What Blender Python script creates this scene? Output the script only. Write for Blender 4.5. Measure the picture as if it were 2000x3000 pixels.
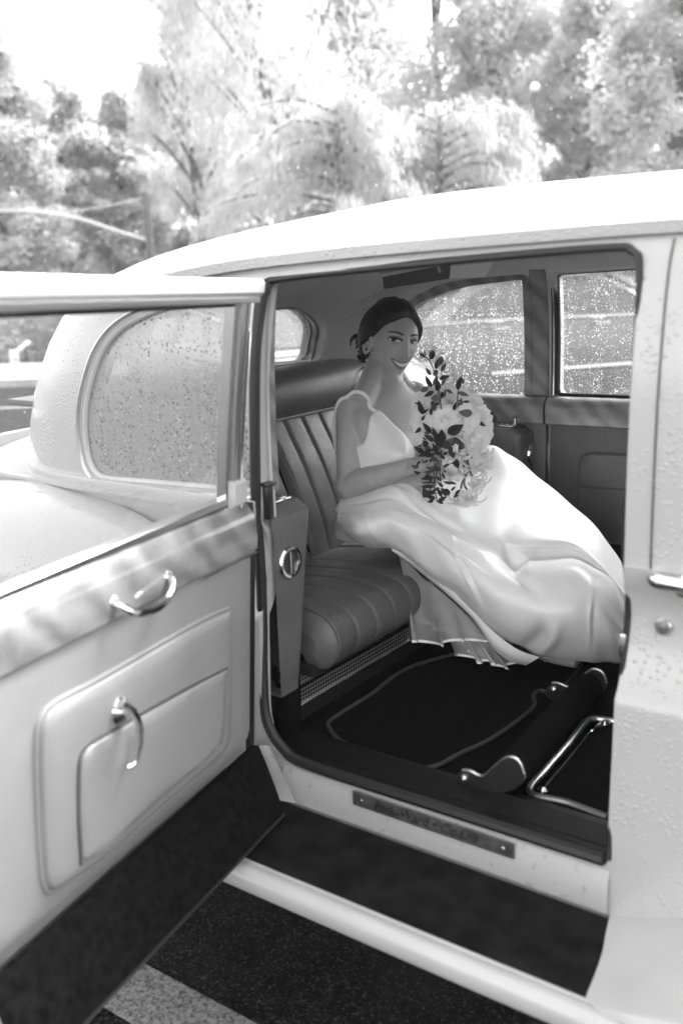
import bpy, bmesh, math, random
import numpy as np
from mathutils import Vector, Matrix
random.seed(7); rng = np.random.default_rng(7)
scene = bpy.context.scene
COL = scene.collection
for o in list(bpy.data.objects): bpy.data.objects.remove(o)

# ---------------------------------------------------------------- camera
F_PX, YAW, PITCH, ROLL = 2917.0, math.radians(36.25), math.radians(13.75), math.radians(-2.0)
CAM = np.array([0.0, 0.0, 1.6])
_fw = np.array([-math.sin(YAW)*math.cos(PITCH), math.cos(YAW)*math.cos(PITCH), -math.sin(PITCH)])
_rt = np.array([math.cos(YAW), math.sin(YAW), 0.0]); _up = np.cross(_rt, _fw)
RT = _rt*math.cos(ROLL)+_up*math.sin(ROLL); UP = -_rt*math.sin(ROLL)+_up*math.cos(ROLL); FW = _fw
cam_data = bpy.data.cameras.new('camera'); cam = bpy.data.objects.new('camera', cam_data); COL.objects.link(cam)
cam.matrix_world = Matrix(((RT[0],UP[0],-FW[0],CAM[0]),(RT[1],UP[1],-FW[1],CAM[1]),(RT[2],UP[2],-FW[2],CAM[2]),(0,0,0,1)))
cam_data.sensor_fit = 'HORIZONTAL'; cam_data.sensor_width = 24.0; cam_data.lens = F_PX*24.0/2000.0
cam_data.clip_start = 0.05; cam_data.clip_end = 2000
cam_data.dof.use_dof = True; cam_data.dof.focus_distance = 3.0; cam_data.dof.aperture_fstop = 2.2
scene.camera = cam

# ---------------------------------------------------------------- sky, sun, exposure (rainy overcast day, black and white film)
SUN_EL, SUN_AZ = math.radians(48), math.radians(14)
world = bpy.data.worlds.new('World'); scene.world = world; world.use_nodes = True
nt = world.node_tree; nt.nodes.clear()
sky = nt.nodes.new('ShaderNodeTexSky'); sky.sky_type = 'NISHITA'; sky.sun_disc = False
sky.sun_elevation = SUN_EL; sky.sun_rotation = SUN_AZ; sky.dust_density = 3.0; sky.air_density = 1.0; sky.ozone_density = 1.0
bw = nt.nodes.new('ShaderNodeRGBToBW'); bg = nt.nodes.new('ShaderNodeBackground'); wo = nt.nodes.new('ShaderNodeOutputWorld')
nt.links.new(sky.outputs[0], bw.inputs[0]); nt.links.new(bw.outputs[0], bg.inputs['Color']); nt.links.new(bg.outputs[0], wo.inputs['Surface'])
bg.inputs['Strength'].default_value = 0.15
sd = bpy.data.lights.new('sun', 'SUN'); sun = bpy.data.objects.new('sun', sd); COL.objects.link(sun)
sd.energy = 1.3; sd.angle = math.radians(35); sd.color = (1, 1, 1)
_az = SUN_AZ   # sky rotation: direction towards the sun in plan
sdir = Vector((math.sin(_az)*math.cos(SUN_EL), math.cos(_az)*math.cos(SUN_EL), math.sin(SUN_EL)))
sun.rotation_euler = sdir.to_track_quat('Z', 'Y').to_euler()
scene.view_settings.view_transform = 'Standard'; scene.view_settings.look = 'None'
scene.view_settings.exposure = 3.0; scene.view_settings.gamma = 1.0
scene.cycles.max_bounces = 10; scene.cycles.transparent_max_bounces = 12; scene.cycles.volume_bounces = 1
scene.cycles.transmission_bounces = 6; scene.cycles.use_denoising = True
scene.cycles.sample_clamp_indirect = 6.0

# ---------------------------------------------------------------- pixel helpers (photo pixels -> directions -> points)
def ray(px, py): return RT*((px-1000)/F_PX) + UP*(-(py-1500)/F_PX) + FW
def onX(px, py, v): d = ray(px, py); return CAM + d*((v-CAM[0])/d[0])
def onY(px, py, v): d = ray(px, py); return CAM + d*((v-CAM[1])/d[1])
def onZ(px, py, v): d = ray(px, py); return CAM + d*((v-CAM[2])/d[2])
def onD(px, py, v): return CAM + ray(px, py)*v

# ---------------------------------------------------------------- materials (all grey: the photograph is black and white)
MATS = {}
def new_mat(name):
    m = bpy.data.materials.new(name); m.use_nodes = True; t = m.node_tree; t.nodes.clear()
    out = t.nodes.new('ShaderNodeOutputMaterial'); MATS[name] = m
    return m, t, out
def N(t, kind, **kw):
    n = t.nodes.new(kind)
    for k, v in kw.items():
        if k in n.inputs: n.inputs[k].default_value = v
        else: setattr(n, k, v)
    return n
def g3(v): return (v, v, v, 1)
def principled(t, out, base=.5, rough=.5, metal=0., spec=.5, coat=0., coat_r=.05, sheen=0.):
    b = t.nodes.new('ShaderNodeBsdfPrincipled')
    b.inputs['Base Color'].default_value = g3(base); b.inputs['Roughness'].default_value = rough; b.inputs['Metallic'].default_value = metal
    b.inputs['Specular IOR Level'].default_value = spec; b.inputs['Coat Weight'].default_value = coat; b.inputs['Coat Roughness'].default_value = coat_r
    b.inputs['Sheen Weight'].default_value = sheen
    t.links.new(b.outputs[0], out.inputs['Surface'])
    return b
def noise_bump(t, b, scale, strength, dist=.002, detail=3, rough=.5, kind='noise', stretch=None):
    tc = t.nodes.new('ShaderNodeTexCoord'); src = tc.outputs['Object']
    if stretch:
        mp = t.nodes.new('ShaderNodeMapping'); mp.inputs['Scale'].default_value = stretch; t.links.new(src, mp.inputs[0]); src = mp.outputs[0]
    if kind == 'noise':
        n = N(t, 'ShaderNodeTexNoise'); n.inputs['Scale'].default_value = scale; n.inputs['Detail'].default_value = detail; n.inputs['Roughness'].default_value = rough; o = n.outputs['Fac']
    else:
        n = N(t, 'ShaderNodeTexVoronoi'); n.inputs['Scale'].default_value = scale; o = n.outputs['Distance']
    t.links.new(src, n.inputs['Vector'])
    bp = t.nodes.new('ShaderNodeBump'); bp.inputs['Strength'].default_value = strength; bp.inputs['Distance'].default_value = dist
    t.links.new(o, bp.inputs['Height']); t.links.new(bp.outputs[0], b.inputs['Normal'])
    return n, bp, src
def noise_colour(t, b, lo, hi, scale, detail=4, src=None, sock='Base Color', contrast=(.35, .65), stretch=None):
    if src is None:
        tc = t.nodes.new('ShaderNodeTexCoord'); src = tc.outputs['Object']
    if stretch:
        mp = t.nodes.new('ShaderNodeMapping'); mp.inputs['Scale'].default_value = stretch; t.links.new(src, mp.inputs[0]); src = mp.outputs[0]
    n = N(t, 'ShaderNodeTexNoise'); n.inputs['Scale'].default_value = scale; n.inputs['Detail'].default_value = detail
    t.links.new(src, n.inputs['Vector'])
    r = t.nodes.new('ShaderNodeMapRange'); r.inputs['From Min'].default_value = contrast[0]; r.inputs['From Max'].default_value = contrast[1]
    r.inputs['To Min'].default_value = lo; r.inputs['To Max'].default_value = hi
    t.links.new(n.outputs['Fac'], r.inputs['Value']); t.links.new(r.outputs[0], b.inputs[sock])
    return n

def simple(name, base, rough=.5, metal=0., coat=0., bump=None, var=None, spec=.5, sheen=0.):
    m, t, out = new_mat(name); b = principled(t, out, base, rough, metal, spec, coat, sheen=sheen)
    if bump: noise_bump(t, b, *bump)
    if var: noise_colour(t, b, base*(1-var[0]), base*(1+var[0]), var[1])
    return m
def paint_mat():
    # white coachwork, wet: fine rain beads as relief
    m, t, out = new_mat('white_paint'); b = principled(t, out, .43, .32, coat=.6, coat_r=.08)
    tc = t.nodes.new('ShaderNodeTexCoord'); v = N(t, 'ShaderNodeTexVoronoi'); v.inputs['Scale'].default_value = 95; v.inputs['Randomness'].default_value = 1
    n = N(t, 'ShaderNodeTexNoise'); n.inputs['Scale'].default_value = 9
    t.links.new(tc.outputs['Object'], v.inputs['Vector']); t.links.new(tc.outputs['Object'], n.inputs['Vector'])
    mr = t.nodes.new('ShaderNodeMapRange'); mr.inputs['From Min'].default_value = .06; mr.inputs['From Max'].default_value = .38; mr.inputs['To Min'].default_value = 1; mr.inputs['To Max'].default_value = 0
    t.links.new(v.outputs['Distance'], mr.inputs['Value'])
    gt = t.nodes.new('ShaderNodeMath'); gt.operation = 'MULTIPLY'; t.links.new(mr.outputs[0], gt.inputs[0])
    mr2 = t.nodes.new('ShaderNodeMapRange'); mr2.inputs['From Min'].default_value = .4; mr2.inputs['From Max'].default_value = .6; t.links.new(n.outputs['Fac'], mr2.inputs['Value'])
    t.links.new(mr2.outputs[0], gt.inputs[1])
    bp = t.nodes.new('ShaderNodeBump'); bp.inputs['Strength'].default_value = .55; bp.inputs['Distance'].default_value = .003
    vb = N(t, 'ShaderNodeTexVoronoi'); vb.inputs['Scale'].default_value = 62; t.links.new(tc.outputs['Object'], vb.inputs['Vector']); sc_ = t.nodes.new('ShaderNodeSeparateColor'); t.links.new(vb.outputs['Color'], sc_.inputs[0])
    rb_ = t.nodes.new('ShaderNodeMapRange'); rb_.inputs['From Min'].default_value = .55; rb_.inputs['From Max'].default_value = 1; rb_.inputs['To Min'].default_value = 0; rb_.inputs['To Max'].default_value = .28; t.links.new(sc_.outputs[0], rb_.inputs['Value'])
    sb_ = t.nodes.new('ShaderNodeMath'); sb_.operation = 'SUBTRACT'; t.links.new(rb_.outputs[0], sb_.inputs[0]); t.links.new(vb.outputs['Distance'], sb_.inputs[1])
    sm_ = t.nodes.new('ShaderNodeMapRange'); sm_.inputs['From Min'].default_value = 0; sm_.inputs['From Max'].default_value = .2; sm_.inputs['To Max'].default_value = 1.6; t.links.new(sb_.outputs[0], sm_.inputs['Value'])
    mm_ = t.nodes.new('ShaderNodeMath'); mm_.operation = 'MAXIMUM'; t.links.new(gt.outputs[0], mm_.inputs[0]); t.links.new(sm_.outputs[0], mm_.inputs[1])
    t.links.new(mm_.outputs[0], bp.inputs['Height']); t.links.new(bp.outputs[0], b.inputs['Normal']); t.links.new(bp.outputs[0], b.inputs['Coat Normal'])
    return m
paint_mat()
simple('dry_paint', .46, .35, coat=.4, bump=(6, .05, .01), var=(.05, 7))
def sill_mat():
    m, t, out = new_mat('scuffed_paint'); b = principled(t, out, .62, .45, coat=.15)
    tc = t.nodes.new('ShaderNodeTexCoord')
    noise_colour(t, b, .30, .44, 55, 6, tc.outputs['Object'], contrast=(.28, .40), stretch=(1, 1, .7))
    return m
sill_mat()
def leather(name, base, rough=.42, mott=.38):
    m, t, out = new_mat(name); b = principled(t, out, base, rough, spec=.5)
    n, bp, src = noise_bump(t, b, 240, .06+.9*mott, .002, 2, kind='voronoi')
    # worn, slightly uneven dye
    n2 = noise_colour(t, b, base*(1-.4*mott), base*(1+.25*mott), 7, 4, src)
    n3 = noise_colour(t, b, rough-.07, rough+.1, 14, 3, src, 'Roughness')
    n4 = N(t, 'ShaderNodeTexNoise'); n4.inputs['Scale'].default_value = 28; n4.inputs['Detail'].default_value = 4; t.links.new(src, n4.inputs['Vector'])
    bp2 = t.nodes.new('ShaderNodeBump'); bp2.inputs['Strength'].default_value = mott; bp2.inputs['Distance'].default_value = .004
    t.links.new(n4.outputs['Fac'], bp2.inputs['Height']); t.links.new(bp.outputs[0], bp2.inputs['Normal']); t.links.new(bp2.outputs[0], b.inputs['Normal'])
    return m
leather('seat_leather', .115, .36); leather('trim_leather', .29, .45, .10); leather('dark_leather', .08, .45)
def wood_mat():
    m, t, out = new_mat('walnut_veneer'); b = principled(t, out, .2, .25, coat=.5, coat_r=.06)
    tc = t.nodes.new('ShaderNodeTexCoord')
    n = N(t, 'ShaderNodeTexNoise'); n.inputs['Scale'].default_value = 9; n.inputs['Detail'].default_value = 5; n.inputs['Distortion'].default_value = 1.0
    w = N(t, 'ShaderNodeTexWave', bands_direction='DIAGONAL'); w.inputs['Scale'].default_value = 7; w.inputs['Distortion'].default_value = 3.5; w.inputs['Detail'].default_value = 4; w.inputs['Detail Scale'].default_value = 1.5
    f = N(t, 'ShaderNodeTexNoise'); f.inputs['Scale'].default_value = 160; f.inputs['Detail'].default_value = 3
    for q in (n, w, f): t.links.new(tc.outputs['Object'], q.inputs['Vector'])
    mx = t.nodes.new('ShaderNodeMath'); mx.operation = 'MULTIPLY_ADD'; mx.inputs[1].default_value = .55; nh = t.nodes.new('ShaderNodeMath'); nh.operation = 'MULTIPLY_ADD'; nh.inputs[1].default_value = .4; nh.inputs[2].default_value = .3; t.links.new(n.outputs['Fac'], nh.inputs[0]); t.links.new(w.outputs['Fac'], mx.inputs[0]); t.links.new(nh.outputs[0], mx.inputs[2])
    m2 = t.nodes.new('ShaderNodeMath'); m2.operation = 'MULTIPLY_ADD'; m2.inputs[1].default_value = .35; t.links.new(f.outputs['Fac'], m2.inputs[0]); t.links.new(mx.outputs[0], m2.inputs[2])
    r = t.nodes.new('ShaderNodeMapRange'); r.inputs['From Min'].default_value = .45; r.inputs['From Max'].default_value = 1.25; r.inputs['To Min'].default_value = .11; r.inputs['To Max'].default_value = .25
    t.links.new(m2.outputs[0], r.inputs['Value']); t.links.new(r.outputs[0], b.inputs['Base Color'])
    return m
wood_mat()
simple('chrome', .78, .09, 1.0)
simple('satin_metal', .55, .3, 1.0, bump=(60, .1, .001))
simple('black_rubber', .010, .5, bump=(90, .15, .001))
simple('black_paint', .02, .28, coat=.3)
simple('tread_metal', .006, .38, .0, var=(.3, 30), spec=.18)
simple('carpet', .006, 1.0, bump=(420, .8, .004), var=(.5, 60), spec=.05)
simple('piping', .05, .5)
simple('cloth_shaded', .10, .9, spec=.1); simple('cloth_lit', .62, .9, spec=.1)  # roof box cloth: shaded and lit faces painted as two tones
simple('plate_metal', .075, .45, .3, var=(.4, 40))
simple('plate_letter', .012, .5, .0)
def cloth_mat(name, base):
    m, t, out = new_mat(name); b = principled(t, out, base, .9, spec=.2, sheen=.1)
    tc = t.nodes.new('ShaderNodeTexCoord')
    w1 = N(t, 'ShaderNodeTexWave', bands_direction='X'); w1.inputs['Scale'].default_value = 110
    w2 = N(t, 'ShaderNodeTexWave', bands_direction='Y'); w2.inputs['Scale'].default_value = 110
    for w in (w1, w2): t.links.new(tc.outputs['Object'], w.inputs['Vector'])
    a = t.nodes.new('ShaderNodeMath'); a.operation = 'ADD'; t.links.new(w1.outputs['Fac'], a.inputs[0]); t.links.new(w2.outputs['Fac'], a.inputs[1])
    bp = t.nodes.new('ShaderNodeBump'); bp.inputs['Strength'].default_value = .25; bp.inputs['Distance'].default_value = .002
    t.links.new(a.outputs[0], bp.inputs['Height']); t.links.new(bp.outputs[0], b.inputs['Normal'])
    noise_colour(t, b, base*.9, base*1.08, 5, 4, tc.outputs['Object'])
    return m
cloth_mat('headlining', .52)
def mesh_metal():
    m, t, out = new_mat('perforated_metal'); b = principled(t, out, .5, .35, .8)
    tc = t.nodes.new('ShaderNodeTexCoord'); mp = t.nodes.new('ShaderNodeMapping'); mp.inputs['Rotation'].default_value = (math.radians(45), 0, 0)
    ck = N(t, 'ShaderNodeTexChecker'); ck.inputs['Scale'].default_value = 130; ck.inputs['Color1'].default_value = g3(.7); ck.inputs['Color2'].default_value = g3(.02)
    t.links.new(tc.outputs['Object'], mp.inputs[0]); t.links.new(mp.outputs[0], ck.inputs['Vector']); t.links.new(ck.outputs[0], b.inputs['Base Color'])
    return m
mesh_metal()
def wet_glass(name, density=1.0, haze=.10, scale=150.0, clear_c=.62, drop_c=.5):
    # clear pane with rain beads on it: beads refract and catch the sky, runs between them stay clear
    m, t, out = new_mat(name)
    tc = t.nodes.new('ShaderNodeTexCoord')
    v = N(t, 'ShaderNodeTexVoronoi'); v.inputs['Scale'].default_value = scale; t.links.new(tc.outputs['Object'], v.inputs['Vector'])
    n = N(t, 'ShaderNodeTexNoise'); n.inputs['Scale'].default_value = 10; n.inputs['Detail'].default_value = 3
    mp = t.nodes.new('ShaderNodeMapping'); mp.inputs['Scale'].default_value = (3.5, 3.5, .35); t.links.new(tc.outputs['Object'], mp.inputs[0]); t.links.new(mp.outputs[0], n.inputs['Vector'])
    # radius of the bead varies from cell to cell and with the runs
    thr = t.nodes.new('ShaderNodeMapRange'); thr.inputs['From Min'].default_value = .3; thr.inputs['From Max'].default_value = .65; thr.inputs['To Min'].default_value = .20*density; thr.inputs['To Max'].default_value = .42*density
    t.links.new(n.outputs['Fac'], thr.inputs['Value'])
    sep = t.nodes.new('ShaderNodeSeparateColor'); t.links.new(v.outputs['Color'], sep.inputs[0])
    mul = t.nodes.new('ShaderNodeMath'); mul.operation = 'MULTIPLY'; t.links.new(thr.outputs[0], mul.inputs[0]); ra = t.nodes.new('ShaderNodeMath'); ra.operation = 'MULTIPLY_ADD'; ra.inputs[1].default_value = .75; ra.inputs[2].default_value = .25; t.links.new(sep.outputs[0], ra.inputs[0]); t.links.new(ra.outputs[0], mul.inputs[1])
    sub = t.nodes.new('ShaderNodeMath'); sub.operation = 'SUBTRACT'; t.links.new(mul.outputs[0], sub.inputs[0]); t.links.new(v.outputs['Distance'], sub.inputs[1])
    mask = t.nodes.new('ShaderNodeMapRange'); mask.inputs['From Min'].default_value = -.02; mask.inputs['From Max'].default_value = .06
    t.links.new(sub.outputs[0], mask.inputs['Value'])
    v2 = N(t, 'ShaderNodeTexVoronoi'); v2.inputs['Scale'].default_value = scale*2.3; t.links.new(tc.outputs['Object'], v2.inputs['Vector'])
    s2 = t.nodes.new('ShaderNodeSeparateColor'); t.links.new(v2.outputs['Color'], s2.inputs[0])
    m2 = t.nodes.new('ShaderNodeMath'); m2.operation = 'MULTIPLY'; t.links.new(s2.outputs[0], m2.inputs[0]); t.links.new(thr.outputs[0], m2.inputs[1])
    d2 = t.nodes.new('ShaderNodeMath'); d2.operation = 'SUBTRACT'; t.links.new(m2.outputs[0], d2.inputs[0]); t.links.new(v2.outputs['Distance'], d2.inputs[1])
    k2 = t.nodes.new('ShaderNodeMapRange'); k2.inputs['From Min'].default_value = -.02; k2.inputs['From Max'].default_value = .08; t.links.new(d2.outputs[0], k2.inputs['Value'])
    mk1 = mask; mask = t.nodes.new('ShaderNodeMath'); mask.operation = 'MAXIMUM'; t.links.new(mk1.outputs[0], mask.inputs[0]); t.links.new(k2.outputs[0], mask.inputs[1])
    bp = t.nodes.new('ShaderNodeBump'); bp.inputs['Strength'].default_value = 1.0; bp.inputs['Distance'].default_value = .006
    hm = t.nodes.new('ShaderNodeMath'); hm.operation = 'MAXIMUM'; hm.inputs[1].default_value = 0; t.links.new(sub.outputs[0], hm.inputs[0]); t.links.new(hm.outputs[0], bp.inputs['Height'])
    tr = t.nodes.new('ShaderNodeBsdfTransparent'); tr.inputs['Color'].default_value = g3(clear_c)
    hz = t.nodes.new('ShaderNodeBsdfTranslucent'); hz.inputs['Color'].default_value = g3(drop_c)
    gl = t.nodes.new('ShaderNodeBsdfGlossy'); gl.inputs['Roughness'].default_value = .03; gl.inputs['Color'].default_value = g3(.9)
    hd = t.nodes.new('ShaderNodeBsdfDiffuse'); hd.inputs['Color'].default_value = g3(drop_c); h2 = t.nodes.new('ShaderNodeMixShader'); h2.inputs[0].default_value = .5; t.links.new(hz.outputs[0], h2.inputs[1]); t.links.new(hd.outputs[0], h2.inputs[2])
    clear = t.nodes.new('ShaderNodeMixShader'); clear.inputs[0].default_value = haze; t.links.new(tr.outputs[0], clear.inputs[1]); t.links.new(h2.outputs[0], clear.inputs[2])
    geo = t.nodes.new('ShaderNodeNewGeometry'); dt = t.nodes.new('ShaderNodeVectorMath'); dt.operation = 'DOT_PRODUCT'
    t.links.new(geo.outputs['Normal'], dt.inputs[0]); t.links.new(geo.outputs['Incoming'], dt.inputs[1])
    ab = t.nodes.new('ShaderNodeMath'); ab.operation = 'ABSOLUTE'; t.links.new(dt.outputs['Value'], ab.inputs[0])
    om = t.nodes.new('ShaderNodeMath'); om.operation = 'SUBTRACT'; om.inputs[0].default_value = 1; t.links.new(ab.outputs[0], om.inputs[1])
    pw = t.nodes.new('ShaderNodeMath'); pw.operation = 'POWER'; pw.inputs[1].default_value = 5; t.links.new(om.outputs[0], pw.inputs[0])
    fr = t.nodes.new('ShaderNodeMath'); fr.operation = 'MULTIPLY_ADD'; fr.inputs[1].default_value = .92; fr.inputs[2].default_value = .07; t.links.new(pw.outputs[0], fr.inputs[0])
    c2 = t.nodes.new('ShaderNodeMixShader'); t.links.new(fr.outputs[0], c2.inputs[0]); t.links.new(clear.outputs[0], c2.inputs[1]); t.links.new(gl.outputs[0], c2.inputs[2])
    rf = t.nodes.new('ShaderNodeBsdfTransparent'); rf.inputs['Color'].default_value = g3(clear_c*.6)
    tl = t.nodes.new('ShaderNodeBsdfTranslucent'); tl.inputs['Color'].default_value = g3(drop_c); t.links.new(bp.outputs[0], tl.inputs['Normal'])
    gd_ = t.nodes.new('ShaderNodeBsdfGlossy'); gd_.inputs['Roughness'].default_value = .15; t.links.new(bp.outputs[0], gd_.inputs['Normal'])
    rnd = t.nodes.new('ShaderNodeMapRange'); rnd.inputs['From Min'].default_value = .2; rnd.inputs['From Max'].default_value = .9; rnd.inputs['To Min'].default_value = .25; rnd.inputs['To Max'].default_value = .95; t.links.new(sep.outputs[1], rnd.inputs['Value'])
    dr0 = t.nodes.new('ShaderNodeMixShader'); t.links.new(rnd.outputs[0], dr0.inputs[0]); t.links.new(rf.outputs[0], dr0.inputs[1]); t.links.new(tl.outputs[0], dr0.inputs[2])
    df = t.nodes.new('ShaderNodeBsdfDiffuse'); df.inputs['Color'].default_value = g3(drop_c*.9); t.links.new(bp.outputs[0], df.inputs['Normal'])
    tl2 = t.nodes.new('ShaderNodeMixShader'); tl2.inputs[0].default_value = .5; t.links.new(tl.outputs[0], tl2.inputs[1]); t.links.new(df.outputs[0], tl2.inputs[2]); t.links.new(tl2.outputs[0], dr0.inputs[2])
    drop = t.nodes.new('ShaderNodeMixShader'); drop.inputs[0].default_value = .08; t.links.new(dr0.outputs[0], drop.inputs[1]); t.links.new(gd_.outputs[0], drop.inputs[2])
    fin = t.nodes.new('ShaderNodeMixShader'); t.links.new(mask.outputs[0], fin.inputs[0]); t.links.new(c2.outputs[0], fin.inputs[1]); t.links.new(drop.outputs[0], fin.inputs[2])
    t.links.new(fin.outputs[0], out.inputs['Surface'])
    return m
wet_glass('wet_glass', 1.45, .12, 150, .55, .5); wet_glass('misted_glass', 1.45, .55, 130, .6, .9); wet_glass('damp_glass', .22, .06, 120, .92, .8)

# ---------------------------------------------------------------- mesh helpers
def tag(o, label=None, category=None, group=None, kind=None):
    for k, v in (('label', label), ('category', category), ('group', group), ('kind', kind)):
        if v: o[k] = v
    return o
def empty(name, loc, label, category, group=None):
    o = bpy.data.objects.new(name, None); o.location = loc; COL.objects.link(o); o.empty_display_size = .2
    tag(o, label, category, group); return o
WORLD_LOC = {}
def link(o, parent):
    COL.objects.link(o)
    if parent is not None:
        o.parent = parent
        if parent.type == 'EMPTY': o.matrix_parent_inverse = Matrix.Translation(-Vector(parent.location))
    return o
def sharp(me, deg=38):
    bm = bmesh.new(); bm.from_mesh(me)
    lim = math.radians(deg)
    for e in bm.edges:
        if len(e.link_faces) == 2 and e.calc_face_angle(0) > lim: e.smooth = False
    for f in bm.faces: f.smooth = True
    bm.to_mesh(me); bm.free()
def mesh(name, verts, faces, mat, parent=None, smooth=True, auto=None, norm=True):
    me = bpy.data.meshes.new(name); me.from_pydata([tuple(map(float, v)) for v in verts], [], faces); me.update()
    if norm:
        bm = bmesh.new(); bm.from_mesh(me); bmesh.ops.recalc_face_normals(bm, faces=bm.faces); bm.to_mesh(me); bm.free()
    if smooth:
        me.polygons.foreach_set('use_smooth', [True]*len(me.polygons))
        if auto: sharp(me, auto)
    me.materials.append(MATS[mat] if isinstance(mat, str) else mat)
    o = bpy.data.objects.new(name, me); link(o, parent); return o
class MB:
    def __init__(s): s.v = []; s.f = []
    def add(s, v, f):
        b = len(s.v); s.v += [tuple(map(float, p)) for p in v]; s.f += [tuple(i+b for i in q) for q in f]; return s
    def build(s, name, mat, parent=None, smooth=True, auto=35, norm=True): return mesh(name, s.v, s.f, mat, parent, smooth, auto, norm)
def gridmesh(P, cu=False, cv=False):
    n, m = len(P), len(P[0]); v = [p for r in P for p in r]; f = []
    for i in range(n if cu else n-1):
        for j in range(m if cv else m-1):
            a, b = i, (i+1) % n; c, d = j, (j+1) % m
            f.append((a*m+c, b*m+c, b*m+d, a*m+d))
    return v, f
def boxm(c, s, bev=0.0, seg=2, R=None):
    bm = bmesh.new(); bmesh.ops.create_cube(bm, size=1)
    for v in bm.verts: v.co = Vector((v.co.x*s[0], v.co.y*s[1], v.co.z*s[2]))
    if bev > 0: bmesh.ops.bevel(bm, geom=list(bm.edges), offset=bev, segments=seg, affect='EDGES', profile=.5)
    v = [np.array(x.co) for x in bm.verts]; f = [tuple(q.index for q in fa.verts) for fa in bm.faces]; bm.free()
    if R is not None: v = [R@x for x in v]
    return [x+np.array(c) for x in v], f
def frames(path, closed=False, up=(0, 0, 1)):
    P = [np.array(p, float) for p in path]; n = len(P); out = []; prev = np.array(up, float)
    for i in range(n):
        a = P[(i-1) % n] if (closed or i > 0) else P[i]; b = P[(i+1) % n] if (closed or i < n-1) else P[i]
        t = b-a; t /= (np.linalg.norm(t)+1e-12); s = np.cross(t, prev)
        if np.linalg.norm(s) < 1e-5: s = np.cross(t, np.array((1., .3, .1)))
        s /= np.linalg.norm(s); u = np.cross(s, t); prev = u; out.append((P[i], t, s, u))
    return out
def tubem(path, r, n=8, closed=False, cap=True, up=(0, 0, 1), sx=1.0, sy=1.0):
    fr = frames(path, closed, up); rows = []
    for i, (p, t, s, u) in enumerate(fr):
        rr = r[i] if hasattr(r, '__len__') else r
        rows.append([p + rr*(math.cos(2*math.pi*k/n)*s*sx + math.sin(2*math.pi*k/n)*u*sy) for k in range(n)])
    v, f = gridmesh(rows, closed, True)
    if cap and not closed: f = f + [tuple(range(n))[::-1], tuple((len(rows)-1)*n+k for k in range(n))]
    return v, f
def sweepm(path, prof, closed=False, up=(0, 0, 1), cap=True):
    fr = frames(path, closed, up); rows = [[p + s*a + u*b for a, b in prof] for p, t, s, u in fr]; n = len(prof)
    v, f = gridmesh(rows, closed, True)
    if cap and not closed: f = f + [tuple(range(n))[::-1], tuple((len(rows)-1)*n+k for k in range(n))]
    return v, f
def lathem(prof, c, axis, n=24, cap=True):
    ax = np.array(axis, float); ax /= np.linalg.norm(ax); s = np.cross(ax, (0, 0, 1.)) if abs(ax[2]) < .9 else np.cross(ax, (1., 0, 0)); s /= np.linalg.norm(s); u = np.cross(ax, s)
    rows = [[np.array(c)+ax*h + r*(math.cos(2*math.pi*k/n)*s+math.sin(2*math.pi*k/n)*u) for k in range(n)] for r, h in prof]
    v, f = gridmesh(rows, False, True)
    if cap: f = f + [tuple(range(n))[::-1], tuple((len(rows)-1)*n+k for k in range(n))]
    return v, f
def cr(pts, n=8, closed=False):
    """Catmull-Rom through points, n samples per span"""
    P = np.array(pts, float); m = len(P); out = []
    for i in range(m if closed else m-1):
        if closed: p0, p1, p2, p3 = P[(i-1) % m], P[i], P[(i+1) % m], P[(i+2) % m]
        else: p1, p2 = P[i], P[i+1]; p0 = P[i-1] if i > 0 else 2*p1-p2; p3 = P[i+2] if i+2 < m else 2*p2-p1
        for k in range(n):
            t = k/n; out.append(.5*((2*p1)+(-p0+p2)*t+(2*p0-5*p1+4*p2-p3)*t*t+(-p0+3*p1-3*p2+p3)*t**3))
    if not closed: out.append(P[-1])
    return out
def resample(path, n, closed=False):
    P = np.array(path, float)
    if closed: P = np.vstack([P, P[:1]])
    d = np.r_[0, np.cumsum(np.linalg.norm(np.diff(P, axis=0), axis=1))]
    t = np.linspace(0, d[-1], n+1)[:-1] if closed else np.linspace(0, d[-1], n)
    return np.stack([np.interp(t, d, P[:, k]) for k in range(P.shape[1])], 1)
def roundpoly(pts, rad, seg=6):
    """2D polygon with rounded corners; rad scalar or list"""
    P = np.array(pts, float); n = len(P); out = []
    for i in range(n):
        a, b, c = P[i-1], P[i], P[(i+1) % n]; r = rad[i] if hasattr(rad, '__len__') else rad
        u = (a-b)/np.linalg.norm(a-b); w = (c-b)/np.linalg.norm(c-b); l = min(r, .49*np.linalg.norm(a-b), .49*np.linalg.norm(c-b))
        for k in range(seg+1):
            t = k/seg; out.append((1-t)**2*(b+u*l)+2*t*(1-t)*b+t*t*(b+w*l))
    return np.array(out)
def offset2(poly, d):
    P = np.array(poly, float); n = len(P)
    area = .5*sum(P[i-1][0]*P[i][1]-P[i][0]*P[i-1][1] for i in range(n)); sg = 1 if area > 0 else -1
    out = []
    for i in range(n):
        e = P[(i+1) % n]-P[i-1]; e /= (np.linalg.norm(e)+1e-9); out.append(P[i]+sg*d*np.array((-e[1], e[0])))   # d>0: inwards
    return np.array(out)
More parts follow.
